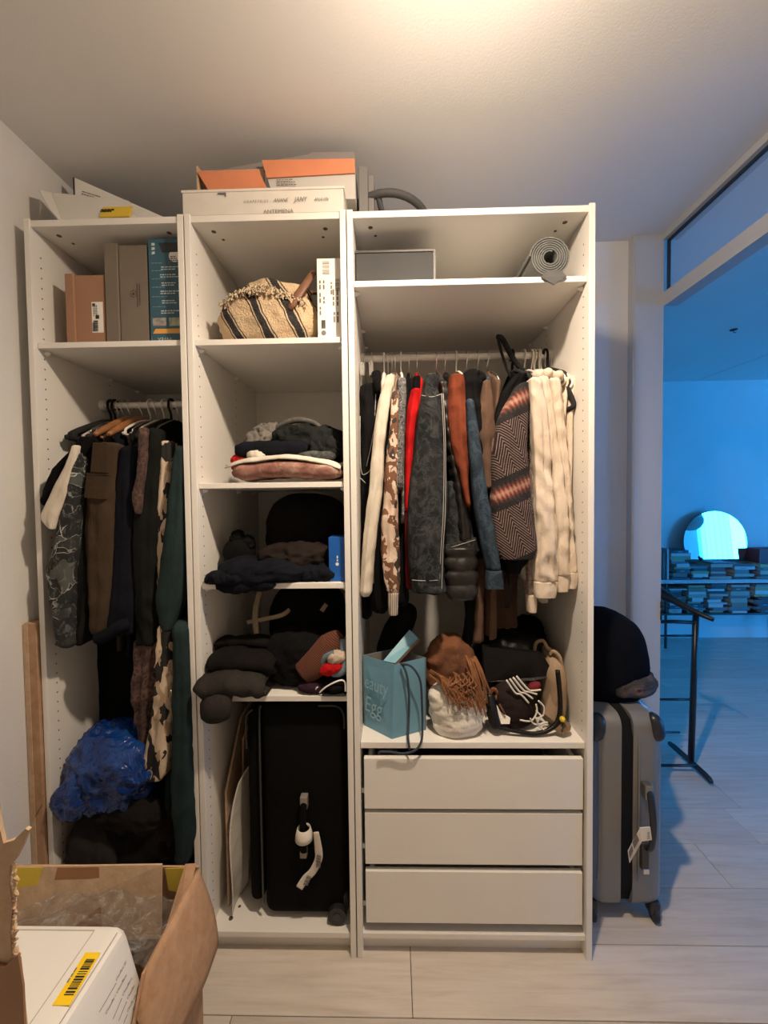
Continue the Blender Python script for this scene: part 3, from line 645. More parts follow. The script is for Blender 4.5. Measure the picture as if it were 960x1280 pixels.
hd = G().tube([(hx+.2, 4.4, 50.5), (hx+.2, 2.4, 49), (hx, 1.8, 42), (hx-.2, 2.4, 33.5), (hx-.2, 4.4, 31.5)], 1.15, 8, smooth=6, flat=(.4, (0, 1, 0))).build('carry_handle', SCF, sc, True)
G().box(hx-1.0, hx+1.4, 2.2, 4.6, 47.2, 51.3, .3, 2).build('handle_anchor', GRYM, hd)
G().box(hx-1.4, hx+.9, 2.4, 4.6, 30.6, 33.4, .3, 2).build('handle_anchor', GRYM, hd)
PT2 = plain('tag_paper', (.70, .64, .56), .5)
g = G(); pts = spline([Vector(at(x, y, Y=Yt)) for x, y, Yt in ((370, 1040, 2.4), (368, 1047, 1.6), (381, 1046, 1.0), (392, 1040, 2), (396, 1060, 2.6), (399, 1070, 2.8), (394, 1085, 3), (384, 1098, 3), (372, 1110, 2.4), (368, 1109, 1.6))], 5)
loop = G().tube([at(371, 1043, Y=2.5), at(368, 1044, Y=1.2), at(382, 1042, Y=.6), at(392, 1038, Y=1.6), at(391, 1033, Y=3.2), at(381, 1030, Y=3.6), at(371, 1038, Y=3.2), at(370, 1044, Y=2.3)], 2.0, 8, smooth=5, flat=(.1, (0, 1, .0)))
tgp = thing('airline_tag', 'white airline luggage tag looped on the black suitcase handle', 'luggage tag', at(380, 1075, Y=2))
G().lathe(at(380, 1040, Y=2.6)-Vector((0, 0, 2)), [(2.9, -.2), (2.8, 1.2), (2.2, 3.4), (1.9, 3.5), (2.5, 1.2), (2.6, -.2)], 20).build('tag_loop', PT2, tgp, True)
tail = [at(395, 1040, Y=1.6), at(398, 1062, Y=2.2), at(398, 1074, Y=2.4), at(391, 1089, Y=2.4), at(382, 1098, Y=2.2), at(374, 1110, Y=1.8)]
tl = G().tube(tail, [.9, 1.3, 1.25, 1.25, 1.25, 1.2], 8, smooth=6, flat=(.12, (0, 1, 0))).build('tag_tail', PT2, tgp, True)
for k, (px, py, w_) in enumerate(((396, 1068, 4), (396, 1075, 4), (384, 1094, 5))):
    p = at(px, py, Y=1.6); barcode('barcode', p, Vector((-.45 if k == 2 else -.15, 0, -1)), Vector((1, 0, -.3)), 2.4 if k < 2 else 3.4, 1.5, INKG, tl, 7+k, .12)
wx = at(420, 1142, Y=3); 
G().lathe((wx.x+.3, 5.4, zb+3.1), [(3.0, -2.6), (3.1, -1), (3.0, .6)], 24, 'y').build('wheel', BLK, sc, True, auto=40)
G().lathe((wx.x+.3, 3.6, zb+3.1), [(1.3, -1.0), (1.3, .4)], 16, 'y').build('wheel_hub', PIPE, sc, True, auto=40)
G().box(-11.8, -3.0, 4.9, 12, zb+2, zb+9.5, 1.5, 3).build('wheel_housing', BLK, sc, True, auto=50)
G().lathe((-24, 44, zb+2.9), [(2.8, -2), (2.9, 0), (2.8, 2)], 20, 'y').build('wheel', BLK, sc, True, auto=40)
cbd = thing('cardboard_sheet', 'brown cardboard sheet standing against the left side of the middle frame', 'cardboard', (-45, 28, zb))
G().slab([(-45.8, 9, zb), (-44.4, 44, zb), (-44.2, 44, 70), (-45.8, 24, 66), (-45.8, 9, 48)], (.7, 0, 0)).build('sheet', CARD2, cbd)
G().slab([(-43.6, 16, zb), (-41.2, 46, zb), (-41.2, 46, 74), (-43.6, 20, 60)], (.6, 0, 0)).build('second_sheet', CARD2, cbd)
pl = NT('mailer_plastic'); pl.col((.74, .70, .64)); pl.set(Roughness=.25, Transmission_Weight=.25); pl.bump(pl.noise(14, 4), .5, .02)
def mailer(u, v):
    z = zb+.6+v*44+3*math.sin(u*3)*v; s = -43.4+3.6*v*v+1.3*math.sin(v*5.0+.6)*(1-.3*u)+u*(1.6+3.2*v)-1.2*math.sin(u*PI)*(1-v)
    return Vector((s, 3.6+u*12+5.5*(v-.35)**2*2-1.2*math.sin(v*7)*u, z))
o = G().grid(mailer, 14, 24).build('plastic_mailer', pl.m, None, True, solid=.25); tag(o, 'grey white plastic mailing bag slumped beside the black suitcase', 'plastic bag')
# ================================================================== right frame: top compartment
o = thing('dark_grey_case', 'flat dark grey case lying at the left of the top compartment', 'box', (15, 14, 215.65))
KC = plain('case_slate', (.060, .062, .064), .85, var=.03, spec=.15)
G().box(2.2, 27.4, 5.6, 28, 215.65, 226.9, .2, 1).build('case_body', KC, o)
G().box(2.0, 27.7, 5.3, 28.3, 226.5, 227.3, .1, 1).build('lid_edge', plain('case_slate_dark', (.04, .04, .042), .5), o)
G().box(26.9, 27.6, 5.2, 5.7, 215.65, 226.6).build('corner_edge', plain('case_slate_dark', 0), o)
o = thing('yoga_mat', 'rolled pale grey exercise mat with its end facing out', 'yoga mat', (62.4, 26, 215.65))
MATG = plain('mat_grey', (.135, .14, .135), .85, var=.08, vs=30, bump=.4, bs=300)
rings = []; N = 260; turns = 6.3; r0, r1 = 1.9, 6.1
def spiral(y, th, dz=0):
    out = []; inn = []
    for i in range(N+1):
        t = i/N; a = t*turns*2*PI+1.2; r = r0+(r1-r0)*t
        c = Vector((62.4, y, 222.0)); e = Vector((math.cos(a), 0, math.sin(a)*.98))
        out.append(c+e*(r+th/2)); inn.append(c+e*(r-th/2))
    return out+inn[::-1]
G().loft([spiral(2.2, .42), spiral(52, .42)]).build('rolled_mat', MATG, o)
G().slab([at(676, 347, Y=.9), at(692, 356.5, Y=.4), at(708, 346, Y=.9), at(700, 338, Y=2), at(683, 339, Y=2)], (0, -.35, 0)).build('loose_corner', plain('mat_dark', (.07, .072, .075), .85), o)

# ================================================================== hangers and garments
RAILZ = {'R': 201.4, 'L': 185.4}
WOOD = plain('hanger_wood', (.33, .14, .055), .4, var=.25, vs=25); WHT = plain('hanger_white', (.78, .74, .68), .4)
VELV = plain('hanger_velvet', (.008, .008, .009), .95)
KIND = {'wire': (CHROME, .16, .22), 'white': (WHT, .3, .45), 'black': (VELV, .5, .75), 'wood': (WOOD, .17, 1.5), 'clip': (CHROME, .18, .25)}
def hanger(x, side, kind, label, dx=0, half=19, drop=7, yaw=0):
    rz = RAILZ[side]; m, rh, ra = KIND[kind]
    o = thing(kind+'_hanger', label, 'hanger', (x, 29, rz-8), 'clothes hangers')
    hm = CHROME if kind == 'wood' else m
    hr = 2.0
    pts = [Vector((x+dx*.1, 29+hr*1.05, rz-1.2))]+[Vector((x, 29+hr*math.cos(a), rz+hr*math.sin(a)+.1)) for a in [PI*k/8 for k in range(9)]]+[Vector((x, 29-hr, rz-1.2)), Vector((x+dx*.4, 29-.4, rz-3.4)), Vector((x+dx, 29, rz-6.2))]
    G().tube(pts, rh, 6).build('hook', hm, o, True)
    ey = Vector((math.sin(yaw), math.cos(yaw), 0)); c = Vector((x+dx, 29, rz-6.2))
    if kind == 'wood':
        pts = [c-ey*half+Vector((0, 0, -drop-1)), c-ey*half*.6+Vector((0, 0, -drop*.55)), c-ey*4+Vector((0, 0, -.6)), c, c+ey*4+Vector((0, 0, -.6)), c+ey*half*.6+Vector((0, 0, -drop*.55)), c+ey*half+Vector((0, 0, -drop-1))]
        G().tube(pts, [.8, 1.3, 1.7, 2.0, 1.7, 1.3, .8], 10, smooth=5, flat=(1.0, (0, 0, 1))).build('shoulder_bar', m, o, True)
        G().tube([c-ey*half*.86+Vector((0, 0, -drop-1.4)), c+ey*half*.86+Vector((0, 0, -drop-1.4))], .45, 8).build('trouser_bar', m, o, True)
    elif kind == 'clip':
        G().tube([c-ey*15, c+ey*15], .2, 6).build('cross_bar', m, o, True)
        for s_ in (-1, 1): G().box(c.x-.8, c.x+.8, 29+s_*13-1, 29+s_*13+1, rz-10.5, rz-5.8, .25, 1).build('clip', m, o)
    else:
        pts = [c, c-ey*6+Vector((0, 0, -1.2)), c-ey*half+Vector((0, 0, -drop)), c-ey*(half+1)+Vector((0, 0, -drop-1.6)), c-ey*half+Vector((0, 0, -drop-2.4)), c+ey*half+Vector((0, 0, -drop-2.4)), c+ey*(half+1)+Vector((0, 0, -drop-1.6)), c+ey*half+Vector((0, 0, -drop)), c+ey*6+Vector((0, 0, -1.2)), c]
        G().tube(pts, ra, 8, smooth=4).build('shoulder_bar', m, o, True)
    return o
def strip(levels, Y, dy, seed=0, amp=.35, n=34, k=10, p=2.9, fold=1.0, ylean=0, band=None):
    """a hanging sleeve or fold: rings between the two edges, with their own depth, long folds and creases"""
    lv = smooth_levels(levels, k); rings = []; n_ = len(lv)
    for i, (py, xl, xr) in enumerate(lv):
        t = i/(n_-1); yy = Y+ylean*t
        a, b = at(xl, py, Y=yy), at(xr, py, Y=yy); c = (a+b)/2; rx = max(.5, (b-a).length/2); ring = []
        end = min(1, .6+min(t, 1-t)*14); z = c.z
        lim = min(1.5, rx*.42)*amp/.35
        bd = 1+band[1]*(abs(math.sin(z*PI/band[0]))-.5) if band else 1
        for j in range(n):
            th = 2*PI*j/n; cx_, sx_ = math.cos(th), math.sin(th)
            q = (abs(cx_)**p+abs(sx_)**p)**(-1/p); x = cx_*q*rx*end
            lng = noise.noise(Vector((x*.55+seed*3.7, sx_*1.2+seed, z*.025)))*1.1+noise.noise(Vector((x*1.1+seed, sx_*2.1, z*.05+4)))*.55
            dg = .45-abs(noise.noise(Vector((seed*1.9+x*.16, z*.13+x*.12*math.sin(seed*2.0), 3))))*1.9
            d2 = .4-abs(noise.noise(Vector((seed*2.3-x*.2, z*.26-x*.22, 7))))*1.8
            h = lim*(lng*.75+dg*.55+d2*.25)*fold
            edge = .35 if abs(cx_) > .8 else 1
            ring.append(Vector((c.x+x*bd+cx_*h*edge, yy+dy+sx_*(q*dy*end*bd+h), z+.5*noise.noise(Vector((x*.3, seed, 1)))*(1 if t > .97 else 0))))
        rings.append(ring)
    return G().loft(rings)
def torso(x, side, zh, xs, th=1.7, seed=0, half=20, neck=5, front=None):
    """the body of the garment, shoulders running front to back on its hanger"""
    rz = RAILZ[side]; prof = [(rz-6.6, neck*.8, .8), (rz-8, neck, 1.2), (rz-10.5, half*.62, 1.3), (rz-14, half*.98, th), (rz-22, half, th), (rz-40, half*1.0, th*1.1), (zh, half*1.05, th*1.2)]
    rings = []; n = 36
    for i in range(len(prof)-1):
        z0, h0, t0 = prof[i]; z1, h1, t1 = prof[i+1]; m_ = 3 if i < 4 else 7
        for j in range(m_ + (1 if i == len(prof)-2 else 0)):
            f = j/m_; z = z0+(z1-z0)*f; h = h0+(h1-h0)*f; t = t0+(t1-t0)*f; low = max(0, min(1, (rz-12-z)/40)); ring = []
            xx = x+(xs(z)-x)*low if xs else x
            for q in range(n):
                a = 2*PI*q/n; ca, sa = math.cos(a), math.sin(a)
                yy = 29+h*math.copysign(abs(ca)**.8, ca)
                fo = math.sin(yy*.75+seed*2.1)*.55+noise.noise(Vector((yy*.16, z*.05, seed)))*1.3
                ring.append(Vector((xx+math.copysign(abs(sa)**.7, sa)*t+fo*low, yy, z)))
            rings.append(ring)
    return G().loft(rings)
def garment(name, label, px, side, kind, mat, lv, Y=6, dy=4, zh=None, seed=0, half=20, cat='clothing', hang=True, hlabel=None, torso_th=1.6, amp=.35, back=True, cuff=None, cuffmat=None, ylean=0, dx=0, part='sleeve', body=True, band=None):
    rz = RAILZ[side]; x = at(px, 447 if side == 'R' else 507, Y=29).x
    if hang: hanger(x, side, kind, hlabel or ('%s hanger of the %s' % (kind, ' '.join(label.split(',')[0].split()[:11]))), dx, 19 if kind in ('wood', 'black') else 14, 7 if kind in ('wood', 'black') else 5)
    o = thing(name, label, cat, (x, 29, rz-8), 'clothes on the right rail' if side == 'R' else 'clothes on the left rail')
    cen = [(at((a+b)/2, y, Y=Y)) for y, a, b in lv]
    def xs(z):
        if z >= cen[0].z: return cen[0].x
        for p, q in zip(cen, cen[1:]):
            if q.z <= z <= p.z: f = (p.z-z)/max(.01, p.z-q.z); return p.x+(q.x-p.x)*f
        return cen[-1].x
    if body:
        lo = (lambda z: x*.45+xs(z)*.55)
        torso(x+dx, side, zh if zh is not None else cen[-1].z+8, lo, torso_th, seed, half).build('body', mat, o, True)
    s = strip(lv, Y, dy, seed, amp, ylean=ylean, band=band).build(part, mat, o, True)
    if back and body:
        G().tube([(x, 47, rz-13), (xs(cen[-1].z)*.4+x*.6, 51, (rz+cen[-1].z)/2), (xs(cen[-1].z)*.4+x*.6, 50, cen[-1].z)], [2.6, 3.0, 2.6], 10, smooth=5, flat=(.7, (1, 0, 0))).build('sleeve', mat, o, True)
    if cuff: strip(cuff, Y-.2, dy*.85, seed+5, .12).build('cuff', cuffmat or mat, s, True)
    return o
# pattern materials
def denim(name, c, c2, sc=6):
    t = NT(name); a = t.noise(sc, 8, .72, dist=1.2); b = t.noise(260, 2); f = t.noise(sc*4, 6, .75, vec=t.map((1, 1, .5)), dist=2)
    x = t.mix(t.ramp(a, [(.42, (0, 0, 0)), (.78, (1, 1, 1))]), c, c2); k = lin(c2)
    x = t.mix(t.ramp(f, [(.60, (0, 0, 0)), (.72, (.55, .55, .55))]), x, tuple(min(1, v*1.6) for v in k[:3]))
    cr_ = t.math('ABSOLUTE', t.math('SUBTRACT', t.noise(sc*1.7, 5, .65, vec=t.map((1, 1, .8), loc=(3, 1, 2)), dist=1.0), .5))
    x = t.mix(t.ramp(cr_, [(0, (.30, .30, .30)), (.05, (0, 0, 0))]), x, tuple(min(1, v*1.9) for v in k[:3]))
    t.col(t.mix(.35, x, t.ramp(b, [(.3, (.5, .5, .5)), (.7, (1.2, 1.2, 1.2))]), 'MULTIPLY')); t.set(Roughness=.92); t.b.inputs['Specular IOR Level'].default_value = .1; t.bump(t.math('ADD', t.math('MULTIPLY', b, .3), a), .5, .01); return t.m
def blobs(name, stops, sc=9, dist=.6, sx=(1, 1, 1)):
    t = NT(name); t.col(t.ramp(t.noise(sc, 3, .5, vec=t.map(sx), dist=dist), stops, True)); t.set(Roughness=.9); t.bump(t.noise(25, 4), .3, .01); return t.m
def patches(name, base, layers, rough=.9):
    """blotches of several colours, each its own threshold of its own noise"""
    t = NT(name); c = base
    for sc, th, col, sq, off in layers:
        c = t.mix(t.ramp(t.noise(sc, 2, .45, vec=t.map((1, 1, sq), loc=(off, off*.7, off*1.3)), dist=.35), [(0, (0, 0, 0)), (th, (1, 1, 1))], True), c, col)
    t.col(c); t.set(Roughness=rough); t.bump(t.noise(24, 4, .6, vec=t.map((1, 1, .35))), .35, .01); return t.m
def leopard(name, bg, dk, sc=70):
    t = NT(name); v = t.n('TexVoronoi', None, Vector=t.map((1, 1, .8)), Scale=float(sc)).outputs['Distance']
    x = t.ramp(v, [(0, dk), (.22, bg), (.33, dk), (.55, bg)]); t.col(t.mix(t.ramp(t.noise(20, 3), [(.4, (0, 0, 0)), (.6, (.6, .6, .6))]), x, dk)); t.set(Roughness=.9); t.bump(t.noise(30, 4), .3, .01); return t.m
def graffiti():
    t = NT('graffiti_print'); nz = t.n('TexNoise', None, Vector=t.tc.outputs['Object'], Scale=7.0, Detail=4.0).outputs['Color']
    wv = t.n('MixRGB', None, Fac=.22, Color1=t.tc.outputs['Object'], Color2=nz).outputs[0]
    e = t.n('TexVoronoi', {'feature': 'DISTANCE_TO_EDGE'}, Vector=t.map((1.4, .5, .9), vec=wv), Scale=22.0, Randomness=1.0).outputs['Distance']
    f = t.n('TexVoronoi', None, Vector=t.map((1.4, .5, .9), vec=wv), Scale=22.0).outputs['Color']
    fill = t.ramp(t.xyz(f)[0], [(0, (.008, .009, .009)), (.5, (.020, .023, .022)), (.70, (.065, .072, .066)), (.78, (.009, .010, .010))], True)
    fill = t.mix(t.ramp(t.noise(38, 6, .75, vec=t.map((1, 1, .6)), dist=1.5), [(.55, (0, 0, 0)), (.68, (.55, .55, .55))]), fill, (.20, .21, .19))
    ln = t.mix(1.0, t.ramp(e, [(.01, (1, 1, 1)), (.035, (0, 0, 0))]), t.ramp(t.noise(9, 2), [(.42, (0, 0, 0)), (.58, (1, 1, 1))]), 'MULTIPLY')
    t.col(t.mix(ln, fill, (.50, .50, .45))); t.set(Roughness=.85); t.bump(t.noise(18, 4), .4, .01); return t.m
def aztec():
    t = NT('aztec_knit'); x, y, z = t.xyz(t.map(rot=(0, .40, 0))); z = t.math('ADD', z, 2.0); x = t.math('ADD', x, 1.0)
    band = t.math('FRACT', t.math('MULTIPLY', z, 4.0))
    tri = t.math('ABSOLUTE', t.math('SUBTRACT', t.math('FRACT', t.math('MULTIPLY', x, 14.0)), .5))
    zig = t.math('FRACT', t.math('ADD', t.math('MULTIPLY', z, 74.0), t.math('MULTIPLY', tri, 9.0)))
    dia = t.ramp(zig, [(0, (.010, .008, .009)), (.45, (.06, .024, .024)), (.66, (.27, .19, .165)), (.88, (.014, .010, .011))], True)
    tri2 = t.math('ABSOLUTE', t.math('SUBTRACT', t.math('FRACT', t.math('MULTIPLY', x, 75.0)), .5))
    d = t.math('ABSOLUTE', t.math('SUBTRACT', band, .62))
    fl_ = t.math('ADD', d, t.math('MULTIPLY', tri2, .10))
    flame = t.ramp(fl_, [(0, (.33, .22, .17)), (.03, (.30, .13, .09)), (.055, (.19, .045, .03)), (.08, (.06, .024, .02)), (.115, (.015, .011, .011))], True)
    c = t.mix(t.ramp(d, [(0, (1, 1, 1)), (.15, (0, 0, 0))], True), dia, flame)
    isk = t.ramp(t.math('ABSOLUTE', t.math('SUBTRACT', d, .155)), [(0, (1, 1, 1)), (.03, (0, 0, 0))], True)
    t.col(t.mix(isk, c, (.010, .009, .010))); t.set(Roughness=.95); t.bump(t.noise(240, 2), .6, .006); return t.m
CREAM = fabric('shirt_cream', (.70, .60, .50), (.60, .50, .40)); IVORY = fabric('jacket_ivory', (.70, .645, .55), (.60, .54, .45))
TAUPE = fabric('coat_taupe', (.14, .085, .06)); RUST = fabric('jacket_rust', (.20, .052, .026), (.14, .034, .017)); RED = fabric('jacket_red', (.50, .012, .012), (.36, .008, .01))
DKRED = fabric('jacket_dark_red', (.12, .012, .012)); TEAL = fabric('teal_cotton', (.022, .038, .040), (.015, .026, .028)); OLIVE = fabric('trouser_brown', (.060, .041, .026), (.045, .030, .019))
NAVY2 = fabric('navy_wool', (.009, .010, .017), (.006, .0065, .010)); BDEN = denim('denim_black', (.013, .0145, .016), (.058, .062, .064), 9); DEN = denim('denim_blue', (.020, .030, .045), (.050, .075, .105), 9)
STI = plain('stitch_white', (.45, .43, .40), .8)
# ---------------- right rail, from left to right
g_ = garment('clip_hung_jeans', 'black jeans with pale stitching, leftmost on the right rail', 456, 'R', 'clip', fabric('jeans_black', (.010, .010, .011)), [(476, 448, 478), (520, 447, 476), (600, 446.5, 471), (690, 447.5, 466), (778, 449, 464)], 14, 8, body=False, seed=1, part='legs', hlabel='metal clip hanger holding the black jeans')
for pts in (([(520, 450), (586, 451), (592, 458), (583, 466)]), ([(488, 470), (540, 467), (583, 458)]), ([(596, 449), (604, 457)])): G().tube([at(x, y, Y=13.6) for y, x in pts], .13, 5, smooth=3).build('stitching', STI, g_, True)
G().tube([at(470, 466, Y=14), at(474, 490, Y=12)], 1.6, 8).build('waist_fold', BLKF, g_, True)
hanger(at(465, 447, Y=29).x, 'R', 'clip', 'second metal clip hanger beside the black jeans', .3, 15)
garment('ivory_jacket', 'long ivory jacket with slanting sleeve near the left end of the right rail', 480, 'R', 'white', IVORY, [(466, 484, 494), (482, 478, 492), (510, 471, 486), (560, 465, 480), (610, 461, 478), (660, 454, 472), (705, 451, 467), (747, 449, 464.5)], 4.5, 3.2, seed=2, zh=120)
garment('black_coat', 'narrow black coat between ivory jacket and camouflage cardigan', 485, 'R', 'wire', BLKF, [(482, 484, 493), (540, 476, 488), (620, 470, 484), (700, 464, 481), (769, 463, 486)], 9, 4, seed=3, zh=112)
CAMO = patches('camo_cream', (.60, .46, .36), [(26, .49, (.17, .075, .04), .8, 1.0), (20, .555, (.04, .028, .024), .7, 5.0), (40, .60, (.66, .54, .44), .9, 9.0)])
garment('camo_cardigan', 'brown and cream camouflage cardigan with ribbed cuff', 490, 'R', 'wire', CAMO, [(487, 489, 499), (530, 487, 498), (580, 481, 497), (620, 479, 497), (660, 476, 498), (700, 477, 500), (744, 483, 500)], 5, 3.2, seed=4, zh=126, cuff=[(742, 484.5, 499), (757, 485, 498), (770.5, 486.5, 497.5)], cuffmat=rib('rib_cream', (.62, .52, .43), 900, 0))
garment('beige_blouse', 'plain beige blouse mostly hidden above the camouflage cardigan', 494, 'R', 'wire', fabric('top_beige', (.30, .22, .16)), [(468, 488, 499), (480, 489, 499), (494, 490, 499)], 10, 3, seed=5, zh=150)
garment('grey_floral_dress', 'grey and black floral dress beside the camouflage cardigan', 501, 'R', 'white', blobs('floral_grey', [(0, (.03, .032, .036)), (.44, (.13, .14, .15)), (.52, (.05, .05, .055)), (.56, (.32, .30, .28)), (.60, (.06, .06, .065))], 55, 1.5), [(470, 496, 508), (500, 495, 508), (540, 494, 506), (580, 493, 505), (612, 496, 505)], 7, 3.2, seed=6, zh=140)
garment('black_blouse', 'narrow black blouse between floral dress and red jacket', 511, 'R', 'wire', BLKF, [(471, 505, 515), (500, 503, 514), (550, 503, 512), (620, 499, 508), (700, 498, 510), (760, 496, 512)], 10, 3.5, seed=7, zh=118)
o = garment('red_jacket', 'bright red jacket with black collar and dark red cuff', 521, 'R', 'wire', RED, [(484, 515, 526), (505, 510, 524), (540, 507, 519), (590, 506, 517), (640, 506, 514)], 6, 3.2, seed=8, zh=122)
strip([(638, 506, 514), (690, 506, 515), (738, 507, 517)], 6.5, 3, 3).build('sleeve_cuff', DKRED, o, True)
strip([(469, 517, 526), (478, 516, 527), (488, 516, 526)], 9, 4, 4).build('collar', BLKF, o, True)
o = garment('charcoal_denim_jacket', 'washed charcoal denim jacket with white stitching and split cuff', 545, 'R', 'wire', BDEN, [(464, 534, 546), (482, 529, 549), (510, 525, 554), (560, 518, 556), (620, 512, 561), (680, 511, 557), (722, 513, 557), (745, 516, 560)], .8, 4.6, seed=9, zh=139, amp=.22)
for pts in ([(492, 552), (560, 555), (640, 554), (690, 551), (742, 549)], [(492, 554), (560, 557), (640, 556.5), (690, 553.5), (742, 552)], [(725, 515), (726, 530), (725, 550)], [(494, 527), (496, 540), (492, 553)]):
    G().tube([at(x, y, Y=.75 if abs(x-532) < 15 else 1.5) for y, x in pts], .1, 5, smooth=5).build('seam_stitching', STI, o, True)
G().slab([at(557, 682, Y=8), at(595, 672, Y=8), at(600, 688, Y=8), at(560, 702, Y=8)], (0, 2, 0)).build('hem_band', BDEN, o)
for dz in (2, 14): G().tube([at(558, 684+dz, Y=7.9), at(594, 673+dz*.9, Y=7.9)], .1, 5).build('hem_stitching', STI, o, True)
strip([(600, 560, 578), (640, 559, 588), (690, 558, 596)], 9, 3, 6).build('front_panel', BDEN, o, True)
PUF = plain('puffer_black', (.011, .009, .0085), .45, var=.2, bump=.5, bs=40)
o = garment('black_puffer_jacket', 'glossy black quilted puffer jacket beside the charcoal denim', 556, 'R', 'wire', PUF, [(474, 549, 560), (510, 553, 566), (540, 556, 572), (575, 560, 579), (620, 568, 586), (680, 574, 592)], 8, 3, seed=10, zh=138, amp=.3, band=(4.4, .22))
strip([(684, 558, 597), (700, 556, 599), (716, 557, 600), (732, 557, 599), (744, 559, 597), (752, 562, 594)], 6, 4, 3, .3, band=(4.6, .16)).build('quilted_hem', PUF, o, True)
garment('rust_jacket', 'rust orange jacket between puffer and black hooded jacket', 570, 'R', 'white', RUST, [(465, 564, 580), (482, 562, 583), (520, 561, 588), (560, 566, 588), (600, 576, 588), (634, 584, 590)], 5, 3.6, seed=11, zh=138)
o = garment('black_hooded_jacket', 'black hooded jacket behind the blue denim sleeve', 583, 'R', 'wire', BLKF, [(462, 584, 604), (480, 573, 607), (505, 577, 607), (540, 586, 606), (600, 592, 607)], 6.5, 4.2, seed=12, zh=128)
G().lump(at(591, 476, Y=13), (4.4, 5, 3.6), 7, .14).build('hood', BLKF, o, True)
strip([(740, 580, 597), (780, 582, 596), (822, 572, 588)], 14, 2.5, 3).build('hanging_strap', BLKF, o, True)
o = garment('blue_denim_jacket', 'blue denim jacket sleeve with buttoned cuff beside the taupe coat', 597, 'R', 'wire', DEN, [(497, 584, 593), (530, 585, 599), (580, 589, 606), (630, 594, 613), (680, 603, 623), (716, 611, 628)], 2.5, 3.2, seed=13, zh=133, amp=.25, cuff=[(714, 610.5, 629), (726, 609.5, 631), (738, 609.5, 633)])
o = garment('taupe_coat', 'long taupe brown coat reaching down to the bags', 609, 'R', 'wire', TAUPE, [(473, 606, 614), (500, 601, 617), (540, 599, 620), (580, 600, 621), (612, 602, 621)], 6, 3.4, seed=14, zh=100, half=18)
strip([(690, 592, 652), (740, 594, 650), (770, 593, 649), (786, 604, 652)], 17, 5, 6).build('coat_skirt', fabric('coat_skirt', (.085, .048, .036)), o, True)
strip([(690, 596, 609), (750, 594, 607), (806, 591, 606)], 14, 2.4, 8).build('coat_front', TAUPE, o, True)
garment('dark_cape', 'loose black cape draped left of the patterned sweater', 640, 'R', 'black', BLKF, [(464, 648, 664), (482, 634, 656), (505, 624, 650), (540, 618, 640), (575, 617, 632)], 6, 4, seed=15, zh=134, hlabel='black velvet hanger under the black cape')
o = garment('aztec_sweater', 'knitted sweater with black, rust and cream zigzag bands', 655, 'R', 'white', aztec(), [(476, 652, 663), (490, 643, 664), (520, 628, 664), (560, 620, 664), (610, 619, 668), (655, 618, 675), (685, 620, 677), (702, 630, 670)], 1.2, 5.6, seed=16, zh=140, amp=.16)
strip([(698, 628, 668), (708, 631, 660), (718, 636, 652)], 4, 4.4, 4).build('ribbed_hem', BLKF, o, True)
for x in (632, 635.5): G().tube([at(x, 715, Y=6), at(x+1, 745, Y=6), at(x, 760, Y=6)], .3, 6, smooth=3).build('drawstring', BLKF, o, True)
o = garment('striped_shirt', 'brown and white striped shirt whose cuff shows under the cream shirts', 664, 'R', 'white', fabric('shirt_mauve', (.22, .13, .11), (.55, .47, .42), soft=90), [(505, 664, 669), (560, 665, 671), (640, 666, 672), (700, 660, 675), (745, 661, 671)], 7, 2.6, seed=17, zh=138, cuff=[(744, 660.5, 672.5), (757, 661, 673), (767, 662, 672)], cuffmat=CREAM)
o = garment('white_pale_shirt', 'pale grey shirt squeezed between striped shirt and cream shirts', 668, 'R', 'white', fabric('shirt_grey', (.48, .45, .42)), [(480, 664, 670), (540, 663, 669), (600, 664, 671), (690, 644, 660), (755, 676, 688)], 9, 2.4, seed=18, zh=134)
for k, (nm, px, lv, Y) in enumerate((('first cream shirt, beside the patterned sweater', 674, [(470, 664, 676), (490, 664, 681), (530, 667, 687), (590, 670, 692), (650, 671, 697), (705, 670, 700), (730, 671, 699)], 3.2), ('second cream shirt, middle of the three cream shirts', 681, [(468, 675, 688), (490, 679, 692), (540, 685, 699), (600, 690, 706), (660, 694, 712), (700, 695, 714), (722, 697, 714)], 4.6), ('third cream shirt, rightmost garment on the right rail', 687, [(471, 688, 702), (500, 692, 706), (550, 697, 711), (610, 702, 716), (660, 704, 720), (700, 706, 724), (718, 707, 725)], 6))):
    b = lv[-1]; o = garment('cream_shirt', nm, px, 'R', 'white', CREAM, lv, Y, 2.6, seed=20+k, zh=136, amp=.5, cuff=[(b[0]-2, b[1]-.3, b[2]+.3), (b[0]+9, b[1]-.5, b[2]-.4), (b[0]+19, b[1]+.8, b[2]-2.5)], dx=.5*k)
    G().lump(at((lv[0][1]+lv[0][2])/2, lv[0][0]+2, Y=11), (1.7, 5, 2.2), k+3, .12, sub=3).build('collar', CREAM, o, True)
